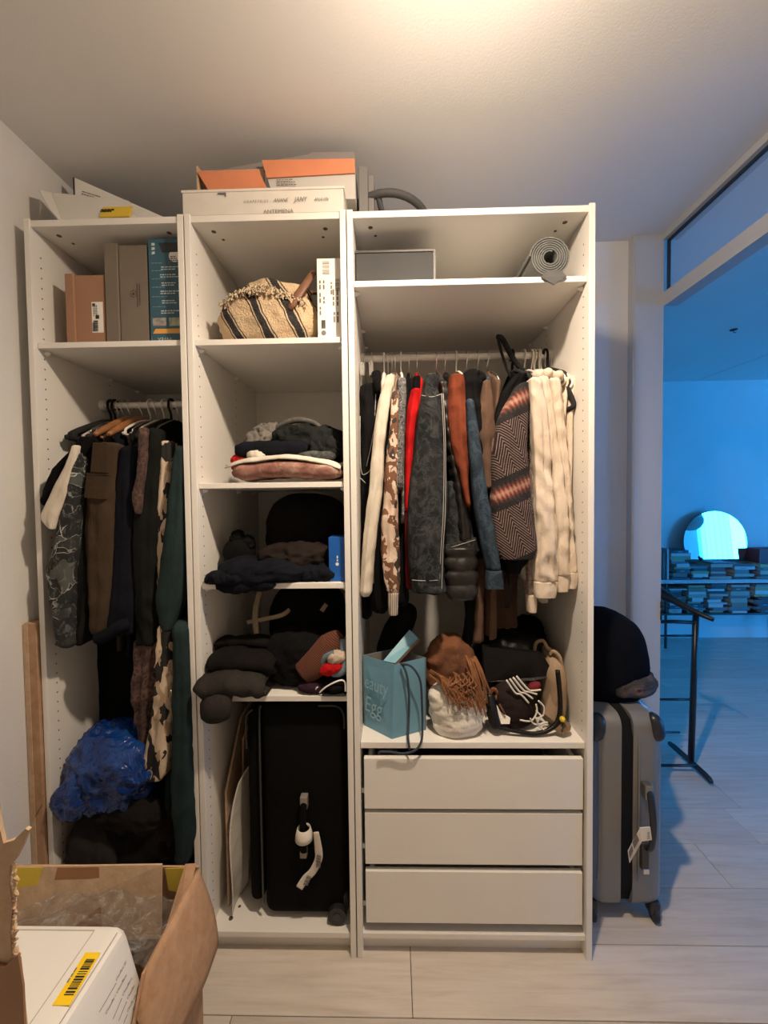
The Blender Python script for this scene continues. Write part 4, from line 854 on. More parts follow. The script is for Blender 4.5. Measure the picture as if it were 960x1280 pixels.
# loose hangers at the right end, one cocked above the rail
for px, lab in ((663, 'white plastic hanger left of the spare black hanger, hooked empty'), (670, 'white plastic hanger between the cream shirts, hooked empty'), (678, 'white plastic hanger nearest the end of the rail')):
    x = at(px, 447, Y=29).x; hanger(x+.6, 'R', 'white', lab, 1.0, 17, 6)
o = thing('black_velvet_hanger', 'empty black velvet hanger dangling at the right end of the rail', 'hanger', (71, 29, 185), 'clothes hangers')
G().tube([at(679, 446, Y=29)]+[at(x, y, Y=27) for x, y in ((680, 438), (684, 440), (684, 462))], .55, 8, smooth=5).build('hook', VELV, o, True)
G().tube([at(x, y, Y=Y) for x, y, Y in ((684, 461, 27), (697, 464, 18), (706, 468, 12), (709, 484, 10), (714, 496, 9), (717, 505, 8.5), (714, 510, 9), (704, 512, 12), (694, 506, 20), (688, 480, 30))], .85, 8, smooth=5).build('shoulder_loop', VELV, o, True)
o = thing('black_velvet_hanger', 'black velvet hanger cocked up above the right rail', 'hanger', (50, 26, 190), 'clothes hangers')
G().tube([at(x, y, Y=Y) for x, y, Y in ((622, 421, 22), (627, 441, 25), (634, 462, 27), (638, 471, 28))], .55, 8, smooth=4).build('lower_bar', VELV, o, True)
G().tube([at(x, y, Y=Y) for x, y, Y in ((622, 421, 22), (628, 424, 23), (640, 446, 25), (652, 462, 27), (664, 468, 28))], .95, 8, smooth=4).build('shoulder_bar', VELV, o, True)
for px, y0 in ((707, 474), (716, 478)):
    o = thing('white_hanger', 'white hanger tip curving over the cream shirts, %s one' % ('inner' if px == 707 else 'outer'), 'hanger', at(px-10, y0, Y=16), 'clothes hangers')
    G().tube([at(x, y, Y=Y) for x, y, Y in ((px-32, y0-30, 29), (px-28, y0-8, 28), (px-10, y0-8, 16), (px-2, y0-5, 10), (px-1, y0+3, 9), (px-6, y0+8, 10))], .35, 8, smooth=5).build('shoulder_wire', WHT, o, True)
# ---------------- left rail, from left to right
garment('black_tee', 'black t-shirt with wide short sleeve, leftmost on the left rail', 139, 'L', 'black', BLKF, [(545, 97, 114), (562, 83, 106), (586, 64.5, 92), (610, 52, 78), (624, 47, 66), (632, 52, 60)], -2.4, 1.8, zh=118, seed=31, half=19, hlabel='first black velvet hanger at the left end of the rail', ylean=0)
garment('white_tee', 'white t-shirt sleeve between black t-shirt and printed shirt', 144, 'L', 'black', fabric('tee_white', (.70, .63, .54), (.62, .55, .46)), [(556, 88, 95), (570, 84, 93), (586, 77, 90), (620, 60.5, 80), (645, 49, 70), (655, 53, 67), (662, 60, 65)], -4.5, 1.5, zh=116, seed=32, half=18, hlabel='second black velvet hanger at the left end of the rail', amp=.2)
garment('graffiti_shirt', 'long black shirt with white scribbled print at the left', 149, 'L', 'wire', graffiti(), [(562, 91, 96), (600, 82, 94), (640, 71, 90), (690, 58, 88), (712, 51, 86), (740, 55, 84), (780, 62, 82), (812, 70, 84)], -4, 3.2, zh=108, seed=33, half=18, amp=.25)
garment('black_trousers', 'plain black trousers hanging behind the brown trousers', 155, 'L', 'wire', fabric('trouser_black', (.013, .012, .012)), [(560, 92, 112), (600, 88, 112), (680, 84, 112), (760, 79, 108), (808, 73, 104)], 0, 3.2, zh=100, seed=34, half=17, part='leg')
o = garment('brown_trousers', 'brown cargo trousers with flap pocket folded over a wooden hanger', 163, 'L', 'wood', OLIVE, [(552, 114, 142), (580, 108, 141), (616, 104, 140), (670, 100, 139), (730, 104, 136), (798, 109, 128)], -1.0, 3.6, zh=96, seed=35, half=16, amp=.14, part='leg', hlabel='wooden hanger carrying the brown cargo trousers')
a, b, c, d = at(108, 594, Y=-2), at(133, 595, Y=-2), at(130, 624, Y=-2), at(105, 622, Y=-2)
G().slab([a, b, c, d], (0, 1.6, 0)).build('pocket_flap', OLIVE, o); G().slab([at(108, 591, Y=-1.6), at(134, 592, Y=-1.6), at(134, 594, Y=-1.6), at(108, 593.5, Y=-1.6)], (0, 1.2, 0)).build('pocket_seam', plain('seam_brown', (.04, .025, .015), .9), o)
G().slab([at(116, 553, Y=-1.9), at(134, 554, Y=-1.9), at(133, 591, Y=-1.9), at(113, 590, Y=-1.9)], (0, 1.6, 0)).build('waist_tab', OLIVE, o)
o = garment('navy_trousers', 'dark navy trousers on the second wooden hanger', 178, 'L', 'wood', NAVY2, [(556, 144, 174), (600, 138, 168), (660, 137, 166), (720, 133, 164), (770, 128, 163), (797, 122, 160)], .5, 4, zh=94, seed=36, half=17, amp=.16, part='leg', hlabel='wooden hanger carrying the dark navy trousers')
G().tube([at(123, 798, Y=-.2), at(135, 793, Y=-.8), at(150, 783, Y=-.8), at(161, 780, Y=.3)], 2.0, 10, smooth=5).build('turned_hem', NAVY2, o, True)
LEO = leopard('leopard_dark', (.11, .056, .043), (.012, .008, .008), 110)
o = garment('leopard_dress', 'long dark leopard print dress whose hem shows below the black dress', 188, 'L', 'white', LEO, [(534, 173, 183), (552, 172, 181), (575, 171, 180), (600, 168, 177), (618, 163, 175), (630, 164, 174), (643, 168, 173)], -1.6, 1.2, zh=70, seed=37, half=15)
strip([(800, 164, 196), (850, 163, 192), (900, 163, 187), (945, 170, 180)], 2.6, 3.4, 6).build('skirt', LEO, o, True)
garment('black_long_dress', 'long black dress between leopard and cream spotted dresses', 196, 'L', 'wire', fabric('dress_black', (.011, .012, .011)), [(534, 176, 197), (580, 172, 197), (650, 166, 195), (720, 164, 194), (770, 163, 193), (810, 164, 194)], 1.2, 4, zh=88, seed=38, half=17, part='front_fold')
SPOT = patches('spotted_cream', (.58, .46, .34), [(20, .52, (.012, .011, .010), .55, 2.0), (30, .60, (.38, .27, .18), .6, 7.0)])
o = garment('spotted_long_dress', 'long cream dress with big black spots trailing to the pile', 205, 'L', 'white', SPOT, [(550, 197, 212), (580, 198, 214), (640, 196, 211), (700, 195, 208), (790, 196, 208)], 3, 3, zh=76, seed=39, half=16, part='front_fold')
strip([(780, 196, 212), (830, 192, 214), (880, 188, 214), (920, 182, 212), (950, 176, 210), (972, 168, 204), (980, 170, 184)], .6, 3.2, 7).build('skirt', SPOT, o, True)
o = garment('teal_jumpsuit', 'dark teal cotton jumpsuit hanging to the floor, rightmost on the left rail', 214, 'L', 'black', TEAL, [(556, 216, 230), (590, 210, 230), (650, 204, 229), (710, 196, 228), (750, 190, 224), (776, 193, 216), (790, 201, 212)], 0, 3.6, zh=82, seed=40, half=18, amp=.16, hlabel='black velvet hanger carrying the teal jumpsuit')
strip([(780, 210, 233), (850, 212, 236), (920, 210, 238), (1000, 208, 241), (1050, 212, 243), (1086, 214, 232)], -1.8, 4.2, 9, .2).build('leg', TEAL, o, True)
strip([(960, 205, 214), (1020, 202, 214), (1080, 193, 212)], 4, 3, 10, .14).build('leg', TEAL, o, True)
G().tube([at(213, 862, Y=-.6), at(217, 872, Y=-.7), at(219, 884, Y=-.6)], .35, 6, smooth=3).build('zip_pull', plain('brass', (.5, .36, .15), .35, 1), o, True)
garment('black_blazer', 'black blazer pressed against the right side of the left frame', 223, 'L', 'wire', BLKF, [(560, 224, 232), (640, 226, 234), (740, 226, 236), (850, 226, 238)], 8, 4, zh=78, seed=41, half=20)
o = tag(strip([(790, 104, 172), (830, 100, 172), (870, 98, 170), (902, 98, 166)], 22, 5, 12, .2).build('long_black_coat_hem', BLKF, None, True), 'hem of a long black coat hanging deep in the left frame', 'clothing', 'clothes on the left rail')
# ================================================================== heap at the bottom of the left frame
zf = 7.45
bl = NT('blue_film'); cN = bl.noise(9, 4); bl.col(bl.ramp(cN, [(.3, (.003, .020, .12)), (.7, (.008, .055, .25))])); bl.set(Roughness=.13); bl.bump(bl.math('ABSOLUTE', bl.math('SUBTRACT', bl.noise(11, 4, .6, dist=1.2), .5)), .55, .04)
LW0 = (-98.2, -52.4, -6, 50)
g = G().lump((-82.5, 8, 58), (14, 10, 14.5), 51, .34, .95, 2.3, 5, wall=LW0, crumple=True); g.lump((-91, 2, 53.5), (5.6, 6, 8.5), 52, .4, 1.0, 2.2, 5, wall=LW0, tilt=.5, crumple=True); g.lump((-75.5, 3, 61), (8, 6, 9), 53, .4, 1.0, 2.2, 5, crumple=True, tilt=-.5)
tag(g.build('blue_plastic_bag', bl.m, None, True), 'crinkled shiny blue plastic bag on the heap of black clothes', 'plastic bag')
LW = (-98.2, -52.6, -2, 56)
tag(G().lump((-75, 22, 34), (20, 20, 24), 61, .12, 1.6, 2.6, 5, floor=zf, wall=LW).build('black_clothes_bundle', BLK2, None, True), 'large black clothes bundle filling the bottom of the left frame', 'clothing', 'heap in the left frame')
tag(G().lump((-78, 6, 46), (15, 7, 7.4), 62, .2, 1.8, 2.4, 5, tilt=.25, wall=LW).build('black_jacket_heaped', fabric('cloth_black_b', (.014, .012, .011)), None, True), 'crumpled black jacket under the blue plastic bag', 'clothing', 'heap in the left frame')
tag(G().lump((-88, 8, 26), (10, 9, 19), 63, .16, 1.6, 2.4, 5, floor=zf, wall=LW).build('dark_grey_sack', fabric('cloth_sack', (.028, .025, .023)), None, True), 'soft dark grey sack at the lower left of the heap', 'bag', 'heap in the left frame')
tag(G().lump((-66, 8, 38), (5.5, 5, 8.5), 64, .2, 1.6, 2.4, 4, tilt=.4, wall=LW).build('maroon_cloth', fabric('cloth_maroon', (.03, .016, .016)), None, True), 'dark maroon cloth at the right of the heap beside the teal leg', 'clothing', 'heap in the left frame')
tag(G().lump((-76, 3, 17), (16, 5, 9.4), 65, .18, 1.6, 2.4, 5, floor=zf, wall=LW).build('black_skirt_heaped', BLKF, None, True), 'black skirt in front at the foot of the heap', 'clothing', 'heap in the left frame')
# ================================================================== right frame: bags on the shelf above the drawers
rz = 70.35
pb = thing('paper_gift_bag', 'light blue paper shopping bag with white lettering and dark cords', 'bag', (13, 14, rz))
PBL = plain('paper_blue', (.12, .27, .37), .55, var=.05); PIN = plain('paper_inside', (.16, .15, .14), .8)
A, B, C = Vector((2.4, 11.0, rz)), Vector((12.0, 2.9, rz)), Vector((23.5, 8.2, rz)); Dd = Vector((13.9, 16.3, rz))
At, Bt, Ct = at(453, 819, Y=12.5), at(493, 831, Y=6.0), at(532.5, 822, Y=10.5); Dt = At+Ct-Bt
def wall(name, a, b, bt, at_, mat=PBL, th=.25):
    n = (b-a).cross(at_-a).normalized(); return G().slab([a, b, bt, at_], -n*th).build(name, mat, pb)
wall('side_face', A, B, Bt, At); wall('front_face', B, C, Ct, Bt); wall('back_face', C, Dd, Dt, Ct); wall('back_face', Dd, A, At, Dt)
for nm, a, b, bt, at_ in (('lining', A, B, Bt, At), ('lining', B, C, Ct, Bt), ('lining', C, Dd, Dt, Ct), ('lining', Dd, A, At, Dt)):
    n = (b-a).cross(at_-a).normalized(); G().slab([a-n*.35, b-n*.35, bt-n*.35, at_-n*.35], -n*.1).build(nm, PIN, pb)
G().slab([A, B, C, Dd], (0, 0, .2)).build('bag_bottom', PBL, pb)
n = (B-A).cross(At-A).normalized(); xd = (B-A).normalized(); yd = n.cross(xd)
TXL = plain('print_pale_blue', (.27, .45, .53), .5)
text('lettering', 'eauty', 6.6, A+xd*.25+Z_*13.5, xd, yd, TXL, pb, .05, .74, .15)
text('lettering', 'Egg', 7.4, A+xd*.2+Z_*5.6, xd, yd, TXL, pb, .05, .8, .15)
CORD = plain('cord_navy', (.02, .03, .05), .7, bump=.3, bs=400)
e1 = at(502, 829, Y=5.6); e2 = at(501, 830, Y=5.2)
G().tube([e1, at(508, 842, Y=4), at(511, 865, Y=3.4), at(511, 895, Y=3.2), at(510, 920, Y=.4), at(512, 937, Y=-.8)], .38, 8, smooth=7).build('cord_handle', CORD, pb, True)
G().tube([e2, at(514, 833, Y=3.6), at(525, 850, Y=3.2), at(527.5, 880, Y=3.2), at(528, 905, Y=2.6), at(527, 925, Y=.3), at(520, 937, Y=-.8), at(505, 942, Y=-.9), at(488, 940, Y=-.7), at(475, 940, Y=-.8), at(474, 943, Y=-.6)], .38, 8, smooth=7).build('cord_handle', CORD, pb, True)
gb = thing('blue_gift_box', 'slim light blue box with copper edge poking out of the paper bag', 'box', at(500, 810, Y=13))
a, b, c, d = at(479, 826, Y=8), at(494, 829, Y=6.5), at(523, 798, Y=14), at(512, 787, Y=15.5)
n = (b-a).cross(d-a).normalized()
dn = Vector((.2, .75, -.5)).normalized()*1.6
G().slab([a, b, c, d], dn).build('box_body', plain('box_aqua', (.19, .40, .50), .4), gb)
G().slab([b+Vector((.15, -.1, -.1)), c+Vector((.15, -.1, -.1)), c+Vector((.6, .2, -.5)), b+Vector((.6, .2, -.5))], dn*.5).build('copper_edge', plain('copper', (.42, .20, .10), .3, .7), gb)
dg = tag(G().lump(at(496, 790, Y=24), (5, 4, 12), 71, .12, 1.5, 2.3, 4, tilt=.5).build('black_scarf_hanging', BLKF, None, True), 'black scarf hanging behind the paper bag', 'clothing')
sub_ = plain('suede', (.13, .048, .018), .9, var=.25, vs=12, bump=.5, bs=200)
sd = thing('suede_fringe_bag', 'brown suede bag with long fringes drooping over the white bag', 'bag', (33, 14, rz))
G().lump((32.8, 15, rz+17.5), (8.8, 6.6, 13.0), 72, .3, 1.0, 2.2, 5, floor=rz).build('bag_body', sub_, sd, True)
g = G(); rn = random.Random(8)
for k in range(110):
    u = rn.random(); j = lambda q: rn.uniform(-q, q)
    if u < .62:      # left rim, sweeping down to the right
        f = u/.62; x0, y0 = 536+f*40+j(2), 840+13*math.sin(f*2.2)+j(4); l = rn.uniform(18, 42); p = [(x0, y0, 6.5), (x0+l*.5+j(3), y0+l*.42, 2.6), (x0+l*.75+j(6), y0+l*.95, 1.2+j(.4))]
    elif u < .82:    # middle curls
        x0, y0 = 562+(u-.62)*130+j(3), 845+j(6); p = [(x0, y0, 6), (x0+j(9), y0+10, 2.2), (x0+j(8), y0+19, 1.6), (x0+j(10), y0+27+j(5), 1.4)]
    else:            # right rim, hanging straight down
        x0, y0 = 588+j(6), 826+j(9); l = rn.uniform(35, 66); p = [(x0, y0, 7), (x0+8+j(3), y0+l*.4, 4.2), (x0+14+j(5), y0+l, 3.2)]
    g.tube([at(x, y, Y=Y) for x, y, Y in p], [.36, .34, .24], 5, smooth=4, flat=(.5, (0, 1, 0)))
o = g.build('fringe', plain('suede_fringe', (.20, .082, .032), .9, var=.25, vs=20), sd)
wbg = thing('white_drawstring_bag', 'white crumpled cotton bag with a dotted logo under the suede fringe', 'bag', (34, 6, rz))
WF = fabric('cotton_white', (.76, .72, .65), (.70, .66, .59))
G().lump((33.8, 7.2, rz+6.8), (8.6, 5.4, 8.2), 74, .26, .9, 2.3, 5, floor=rz+.02).build('bag_body', WF, wbg, True)
G().lump((28.4, 7, rz+11.5), (4.0, 4, 4.6), 75, .2, .9, 2.2, 4).build('gathered_top', WF, wbg, True)
G().lump((40.8, 7.4, rz+10.2), (2.4, 3, 5.4), 76, .2, .9, 2.2, 4, tilt=-.2).build('gathered_top', WF, wbg, True)
g = G()
for k in range(14):
    a = k/13; px = 565+14*min(1, a*1.6)+(0 if a < .6 else (a-.6)*14); py = 883+9*math.sin(a*7)+(a > .6)*4; p = at(px, py, Y=1.2); g.lathe((p.x, p.y, p.z), [(.22, -.25), (.22, .6)], 8, 'y')
g.build('dotted_logo', INKG, wbg)
G().tube([at(566, 893, Y=1.1), at(573, 893, Y=1), at(579, 888, Y=1.1)], .14, 5).build('logo_stroke', INKG, wbg)
hb = thing('black_leather_handbag', 'black leather handbag with looping strap at the right of the shelf', 'handbag', (57, 20, rz))
LEA = plain('leather_black', (.006, .0055, .0055), .42, bump=.3, bs=150, spec=.25)
G().lump((55.5, 24, rz+17), (13.5, 9, 11.5), 81, .1, 1.2, 2.6, 5, floor=rz, wall=(42, 73, 3, 56)).build('bag_body', LEA, hb, True)
G().slab([(43.5, 11.5, rz+27), (63, 10, rz+25), (67.6, 10.5, rz+17.4), (60, 9.6, rz+16), (44, 10.6, rz+15.2)], (0, 2.4, 0)).build('flap', LEA, hb)
G().tube([at(697, 838, Y=7), at(700, 870, Y=6.5), at(699, 895, Y=5.6), at(690, 910, Y=4.6), at(670, 917, Y=4.2), at(645, 914, Y=4.6), at(622, 909, Y=5.2)], [.8, .8, .8, .75, .7, .65, .6], 8, smooth=6).build('strap', LEA, hb, True)
G().tube([at(612, 868, Y=9), at(615, 890, Y=6.5), at(621, 909, Y=5.2)], [1.6, 1.9, 1.7], 10, smooth=5).build('strap_end', LEA, hb, True)
kn = thing('knitted_slipper', 'dark knitted slipper with white stripes and a red top', 'shoe', (54, 11, rz))
G().lump((53.8, 11.2, rz+8), (7.2, 5.4, 8.4), 83, .08, 1.4, 2.4, 5, floor=rz, tilt=-.25).build('knit_body', fabric('knit_dark', (.018, .012, .013), (.03, .02, .02), weave=300), kn, True)
for k in range(4):
    p = [at(x+k*5.2, y-k*1.6+2*abs(k-2)*0, Y=5.6) for x, y in ((633-k*1.0, 850), (644, 866), (651, 868), (661-k*.2, 879-k*4))]
    G().tube(p, .32, 6, smooth=4).build('white_stripe', WF, kn, True)
G().lump(at(668, 857, Y=7), (2.1, 1.6, 1.2), 3, .15, sub=3, tilt=-.3).build('red_tip', fabric('knit_red', (.20, .03, .04)), kn, True)
lc = thing('white_cord_tangle', 'tangle of white cords in front of the knitted slipper', 'cord', at(676, 905, Y=5))
for pts in ([(650, 900), (664, 901), (671, 890), (670, 880)], [(673, 876), (680, 884), (678, 895), (670, 888)], [(670, 897), (674, 908), (680, 912)], [(676, 895), (672, 905), (684, 903), (677, 912)], [(663, 898), (668, 905), (685, 906)]):
    G().tube([at(x, y, Y=3.6+.3*k) for k, (x, y) in enumerate(pts)], .28, 6, smooth=6).build('cord', WF, lc, True)
bg = thing('beige_canvas_tote', 'beige canvas bag standing against the right side panel', 'bag', (68.6, 16, rz))
BE_ = fabric('canvas_beige', (.38, .28, .19), (.30, .21, .14))
G().lump((67.9, 17, rz+11.6), (3.9, 10, 12.6), 85, .08, 1.3, 2.8, 5, floor=rz, wall=(60, 73.1, 2, 56)).build('bag_body', BE_, bg, True)
G().slab([at(680, 892, Y=8), at(690, 858, Y=9), at(700, 845, Y=9), at(697, 905, Y=6)], (0, 1, 0)).build('side_fold', BE_, bg)
for pts in ([(668, 818, 16), (670, 804, 15), (679, 801, 14), (684, 809, 13), (694, 818, 12)], [(688, 818, 12), (692, 814, 11), (700, 822, 10), (703, 840, 10)], [(660, 815, 18), (680, 822, 15), (697, 838, 10)]):
    G().tube([at(x, y, Y=Y) for x, y, Y in pts], .6, 8, smooth=5).build('handle', BE_, bg, True)
G().slab([at(694, 912, Y=4), at(702, 906, Y=4.6), at(714, 908, Y=5), at(713, 913, Y=4), at(704, 919, Y=3)], (0, 1, .6)).build('base_flap', fabric('canvas_brown', (.22, .15, .10)), bg)
kc = thing('yellow_keyring', 'small yellow ball keyring at the foot of the beige bag', 'keyring', at(704, 900, Y=4.6))
G().lump(at(703, 899, Y=4.2), (.95, .95, .95), 1, .02, sub=3).build('ball', plain('ball_yellow', (.65, .50, .02), .3), kc, True)
G().tube([at(703, 903, Y=4.2), at(704, 909, Y=4), at(702, 914, Y=3.4)], .2, 6, smooth=3).build('chain', DARKM, kc, True)
ws = thing('white_tag_pouch', 'small white pouch with leather loop beside the knitted slipper', 'pouch', at(629, 900, Y=6))
G().slab([at(616, 883, Y=8), at(626, 878, Y=9), at(638, 898, Y=6), at(637, 905, Y=5), at(622, 905, Y=5)], (0, 2.2, 0)).build('pouch_body', WF, ws)
G().tube([at(624, 880, Y=7.5), at(631, 893, Y=5.8)], .4, 6).build('leather_loop', sub_, ws, True)
G().tube([at(612, 868, Y=9), at(617, 861, Y=9), at(622, 868, Y=9), at(617, 874, Y=8.5), at(612, 868, Y=9)], .7, 8, smooth=5).build('leather_loop', sub_, ws, True)
tag(G().lump((66, 34, rz+22), (6.5, 8, 9), 88, .2, 1.5, 2.2, 4, wall=(50, 73, 10, 56), floor=rz).build('black_lace_bag', fabric('lace_black', (.01, .009, .01)), None, True), 'crumpled black lace bag behind the leather handbag', 'bag')
# things lying in the top drawer
tag(G().lump((40, 22, 56), (26, 14, 7), 91, .2, 2, 2.8, 5, floor=52.2, ceil=64).build('drawer_clothes', fabric('cloth_drawer', (.03, .022, .02)), None, True), 'dark clothes lying in the open top drawer', 'clothing')

# ================================================================== grey suitcase beside the wardrobe
cs = thing('grey_hard_suitcase', 'grey hard shell suitcase with black middle band standing right of the wardrobe', 'suitcase', (93, 34, 0))
SHE = NT('shell_grey'); x, y, z = SHE.xyz(); SHE.col((.20, .19, .168)); SHE.set(Roughness=.36, Metallic=.25); SHE.bump(SHE.noise(300, 2), .08, .003); SHE = SHE.m
def shell(x0, x1, side):
    """one half shell: rounded outline in depth and height, curved towards its face"""
    rings = []; y0, y1, z0, z1 = 11, 58, 5.4, 73.5
    for k, (t, ins) in enumerate(((0, 0), (.55, 0), (.8, .7), (.93, 2.0), (1, 4.2))):
        xx = x0+(x1-x0)*t if side > 0 else x1-(x1-x0)*t; ring = []; r = 4.2
        for cx_, cz_, a0 in ((y1-r, z1-r, 0), (y0+r, z1-r, 90), (y0+r, z0+r, 180), (y1-r, z0+r, 270)):
            for j in range(7):
                a = math.radians(a0+j*15); ring.append(Vector((xx, cx_+(r-ins*.0)*math.cos(a)-ins*math.cos(a), cz_+r*math.sin(a)-ins*math.sin(a))))
        rings.append(ring)
    return G().loft(rings)
shell(80.6, 90.2, -1).build('half_shell', SHE, cs, True, auto=50); shell(94.2, 105.6, 1).build('half_shell', SHE, cs, True, auto=50)
G().loft([[Vector((xx, yy, zz)) for yy, zz in ((11.3, 13), (13, 7.3), (19, 5.3), (50, 5.3), (56, 7.3), (57.7, 13), (57.7, 66), (56, 71.4), (50, 73.3), (19, 73.3), (13, 71.4), (11.3, 66))] for xx in (90.2, 94.2)]).build('zip_band', plain('band_black', (.006, .006, .0065), .8, spec=.15), cs, True, auto=30)
for x0, x1 in ((82.5, 88.4), (96, 103.6)):
    G().tube([(x0, 12, 16), (x0, 10.8, 20), (x0, 10.8, 62), (x0, 12.4, 68)], .35, 6, smooth=3).build('moulded_rib', SHE, cs, True)
CGB = plain('guard_black', (.012, .014, .02), .35)
for x0 in (102.0, 82): G().lump((x0+.6, 13.0, 68.6), (2.6, 3.0, 4.8), 2, .02, 1, 2.4, 4, tilt=-.2 if x0 > 90 else .2).build('corner_guard', CGB, cs, True)
hx = 98.0
h = G().tube([(hx+.2, 10.9, 50), (hx+.3, 8.3, 48), (hx+.8, 7.4, 38), (hx+.6, 8.3, 29.5), (hx+.5, 10.9, 28)], 1.2, 8, smooth=6, flat=(.5, (0, 1, 0))).build('carry_handle', CGB, cs, True)
G().box(hx-1.2, hx+1.6, 8.4, 11, 46, 51, .4, 2).build('handle_anchor', plain('anchor_metal', (.28, .27, .25), .3, .8), h)
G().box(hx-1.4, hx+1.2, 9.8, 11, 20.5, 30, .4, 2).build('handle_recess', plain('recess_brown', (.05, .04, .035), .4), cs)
G().box(hx-1.2, hx+.9, 9.2, 9.8, 19.6, 21.4, .3, 2).build('latch', CHROME, cs)
for x0, x1, yy in ((101.8, 103.6, 12.6), (80.4, 82.2, 12.8), (101.8, 103.6, 55), (80.4, 82.2, 55)):
    G().lathe((x0, yy, 2.5), [(2.1, 0), (2.5, .4), (2.5, 1.4), (2.1, 1.8)], 18, 'x').build('wheel', BLK, cs, True, auto=40)
    G().box(x0-.9, x1+.9, yy-1.2, yy+3.0, 2.4, 7.4, .8, 2).build('wheel_fork', CGB, cs, True, auto=50)
lt = thing('suitcase_airline_tag', 'white airline tag tied around the grey suitcase handle', 'luggage tag', at(800, 1055, Y=7))
G().slab([at(800, 1035, Y=6.6), at(813, 1034, Y=6.2), at(815, 1050, Y=6.2), at(802, 1052, Y=6.6)], (0, .3, 0)).build('tag_loop', PT2, lt)
tg = G().slab([at(800, 1036, Y=6.7), at(803, 1051, Y=6.7), at(787, 1079, Y=8.4), at(785, 1064, Y=8.4)], (0, .2, 0)).build('tag_tail', PT2, lt)
G().slab([at(796, 1043, Y=6.4), at(799, 1050, Y=6.4), at(793, 1061, Y=7.2), at(791, 1054, Y=7.2)], (0, .2, 0)).build('print', INKG, tg); G().slab([at(790, 1057, Y=7), at(791.5, 1063, Y=7), at(787.5, 1073, Y=8), at(786.5, 1066, Y=8)], (0, .2, 0)).build('print', INKG, tg)
text('lettering', 'SAW', 1.2, at(812, 1049, Y=6.1), Z_, -X_, INK, lt, .08)
# bundle on top of the suitcase
hb2 = thing('black_duffel', 'rounded black duffel bag with camouflage base on the grey suitcase', 'bag', (94, 34, 73.6))
G().lump((93.5, 33, 84), (16.6, 15, 20.5), 95, .05, 1.1, 2.3, 5, floor=73.6, wall=(76.2, 125, 0, 60.5)).build('bag_body', plain('duffel_black', (.0035, .0035, .005), .9, bump=.2, bs=90, spec=.06), hb2, True)
CAM2 = blobs('camo_dark', [(0, (.010, .009, .009)), (.42, (.032, .025, .022)), (.52, (.065, .048, .040)), (.60, (.15, .065, .04)), (.66, (.03, .024, .022))], 13, .6)
G().lump((98, 31, 78.6), (13.6, 13.6, 5.4), 96, .12, 1.4, 2.4, 5, floor=73.6, wall=(77, 125, 3, 59)).build('camouflage_base', CAM2, hb2, True)

# ================================================================== the blue room
BW = plain('black_wood', (.012, .011, .012), .35, var=.2)
vs = thing('valet_stand', 'dark wooden valet stand in the doorway of the blue room', 'valet stand', (155, 92, 0))
fx = 173.8
for x0 in (fx, 138.6):
    G().tube([(x0, 109, 2.6), (x0, 106, 3.4), (x0, 82, 3.0), (x0, 78.4, 1.4)], [.9, 1.5, 1.5, .9], 10, smooth=4).build('foot', BW, vs, True)
    G().tube([(x0-.2, 92, 2.5), (x0, 90, 88)], 1.5, 10).build('post', BW, vs, True)
for z, r, yy in ((80.5, 1.0, 90), (73.5, .6, 90), (38.5, .65, 91), (14.5, .6, 101), (4.2, .75, 88)):
    G().tube([(138.6, yy, z), (150, yy, z+(.6 if r == 1.0 else 0)), (162, yy, z+(.6 if r == 1.0 else 0)), (fx, yy, z)], r, 8).build('rung', BW, vs, True)
G().tube([(148, 98, 99), (155, 96, 97), (163, 90, 92), (170, 84, 87.5), (174.5, 79, 85.2)], [4.2, 3.6, 1.9, 1.3, 1.0], 12, smooth=5).build('hanger_shoulder', BW, vs, True)
G().tube([(148, 98, 99), (142, 101, 98), (138, 104, 94)], [4.2, 3.4, 1.4], 12, smooth=5).build('hanger_shoulder', BW, vs, True)
# low open shelf with books
sx0, sx1, sy0, sy1 = 236, 430, 262, 292
SHW = plain('shelf_grey_blue', (.42, .42, .42), .5)
bs_ = thing('low_book_shelf', 'long low open shelf along the far wall of the blue room', 'shelf', ((sx0+sx1)/2, 278, 0))
G().box(sx0, sx1, sy0, sy1, 64, 67.5, .2, 1).build('top_board', SHW, bs_); G().box(sx0, sx1, sy0+1, sy1, 33, 35, .2, 1).build('lower_board', BW, bs_)
for xx in (276, 405):
    for yy in (sy0+3, sy1-3): G().box(xx, xx+1.6, yy, yy+1.6, 0, 64).build('leg', BW, bs_)
rn = random.Random(21); ORD = ['lowest', 'second', 'third', 'fourth', 'fifth', 'sixth', 'seventh', 'eighth', 'ninth', 'tenth', 'eleventh', 'twelfth']
PALC = [('black', (.012, .012, .013)), ('pale', (.36, .35, .33)), ('grey', (.12, .12, .12)), ('cream', (.30, .26, .20)), ('brown', (.07, .04, .025)), ('white', (.46, .45, .43)), ('dark blue', (.02, .025, .05)), ('maroon', (.08, .02, .02)), ('tan', (.18, .13, .08)), ('yellowish', (.26, .24, .10))]
PGS = plain('page_block', (.62, .57, .48), .8)
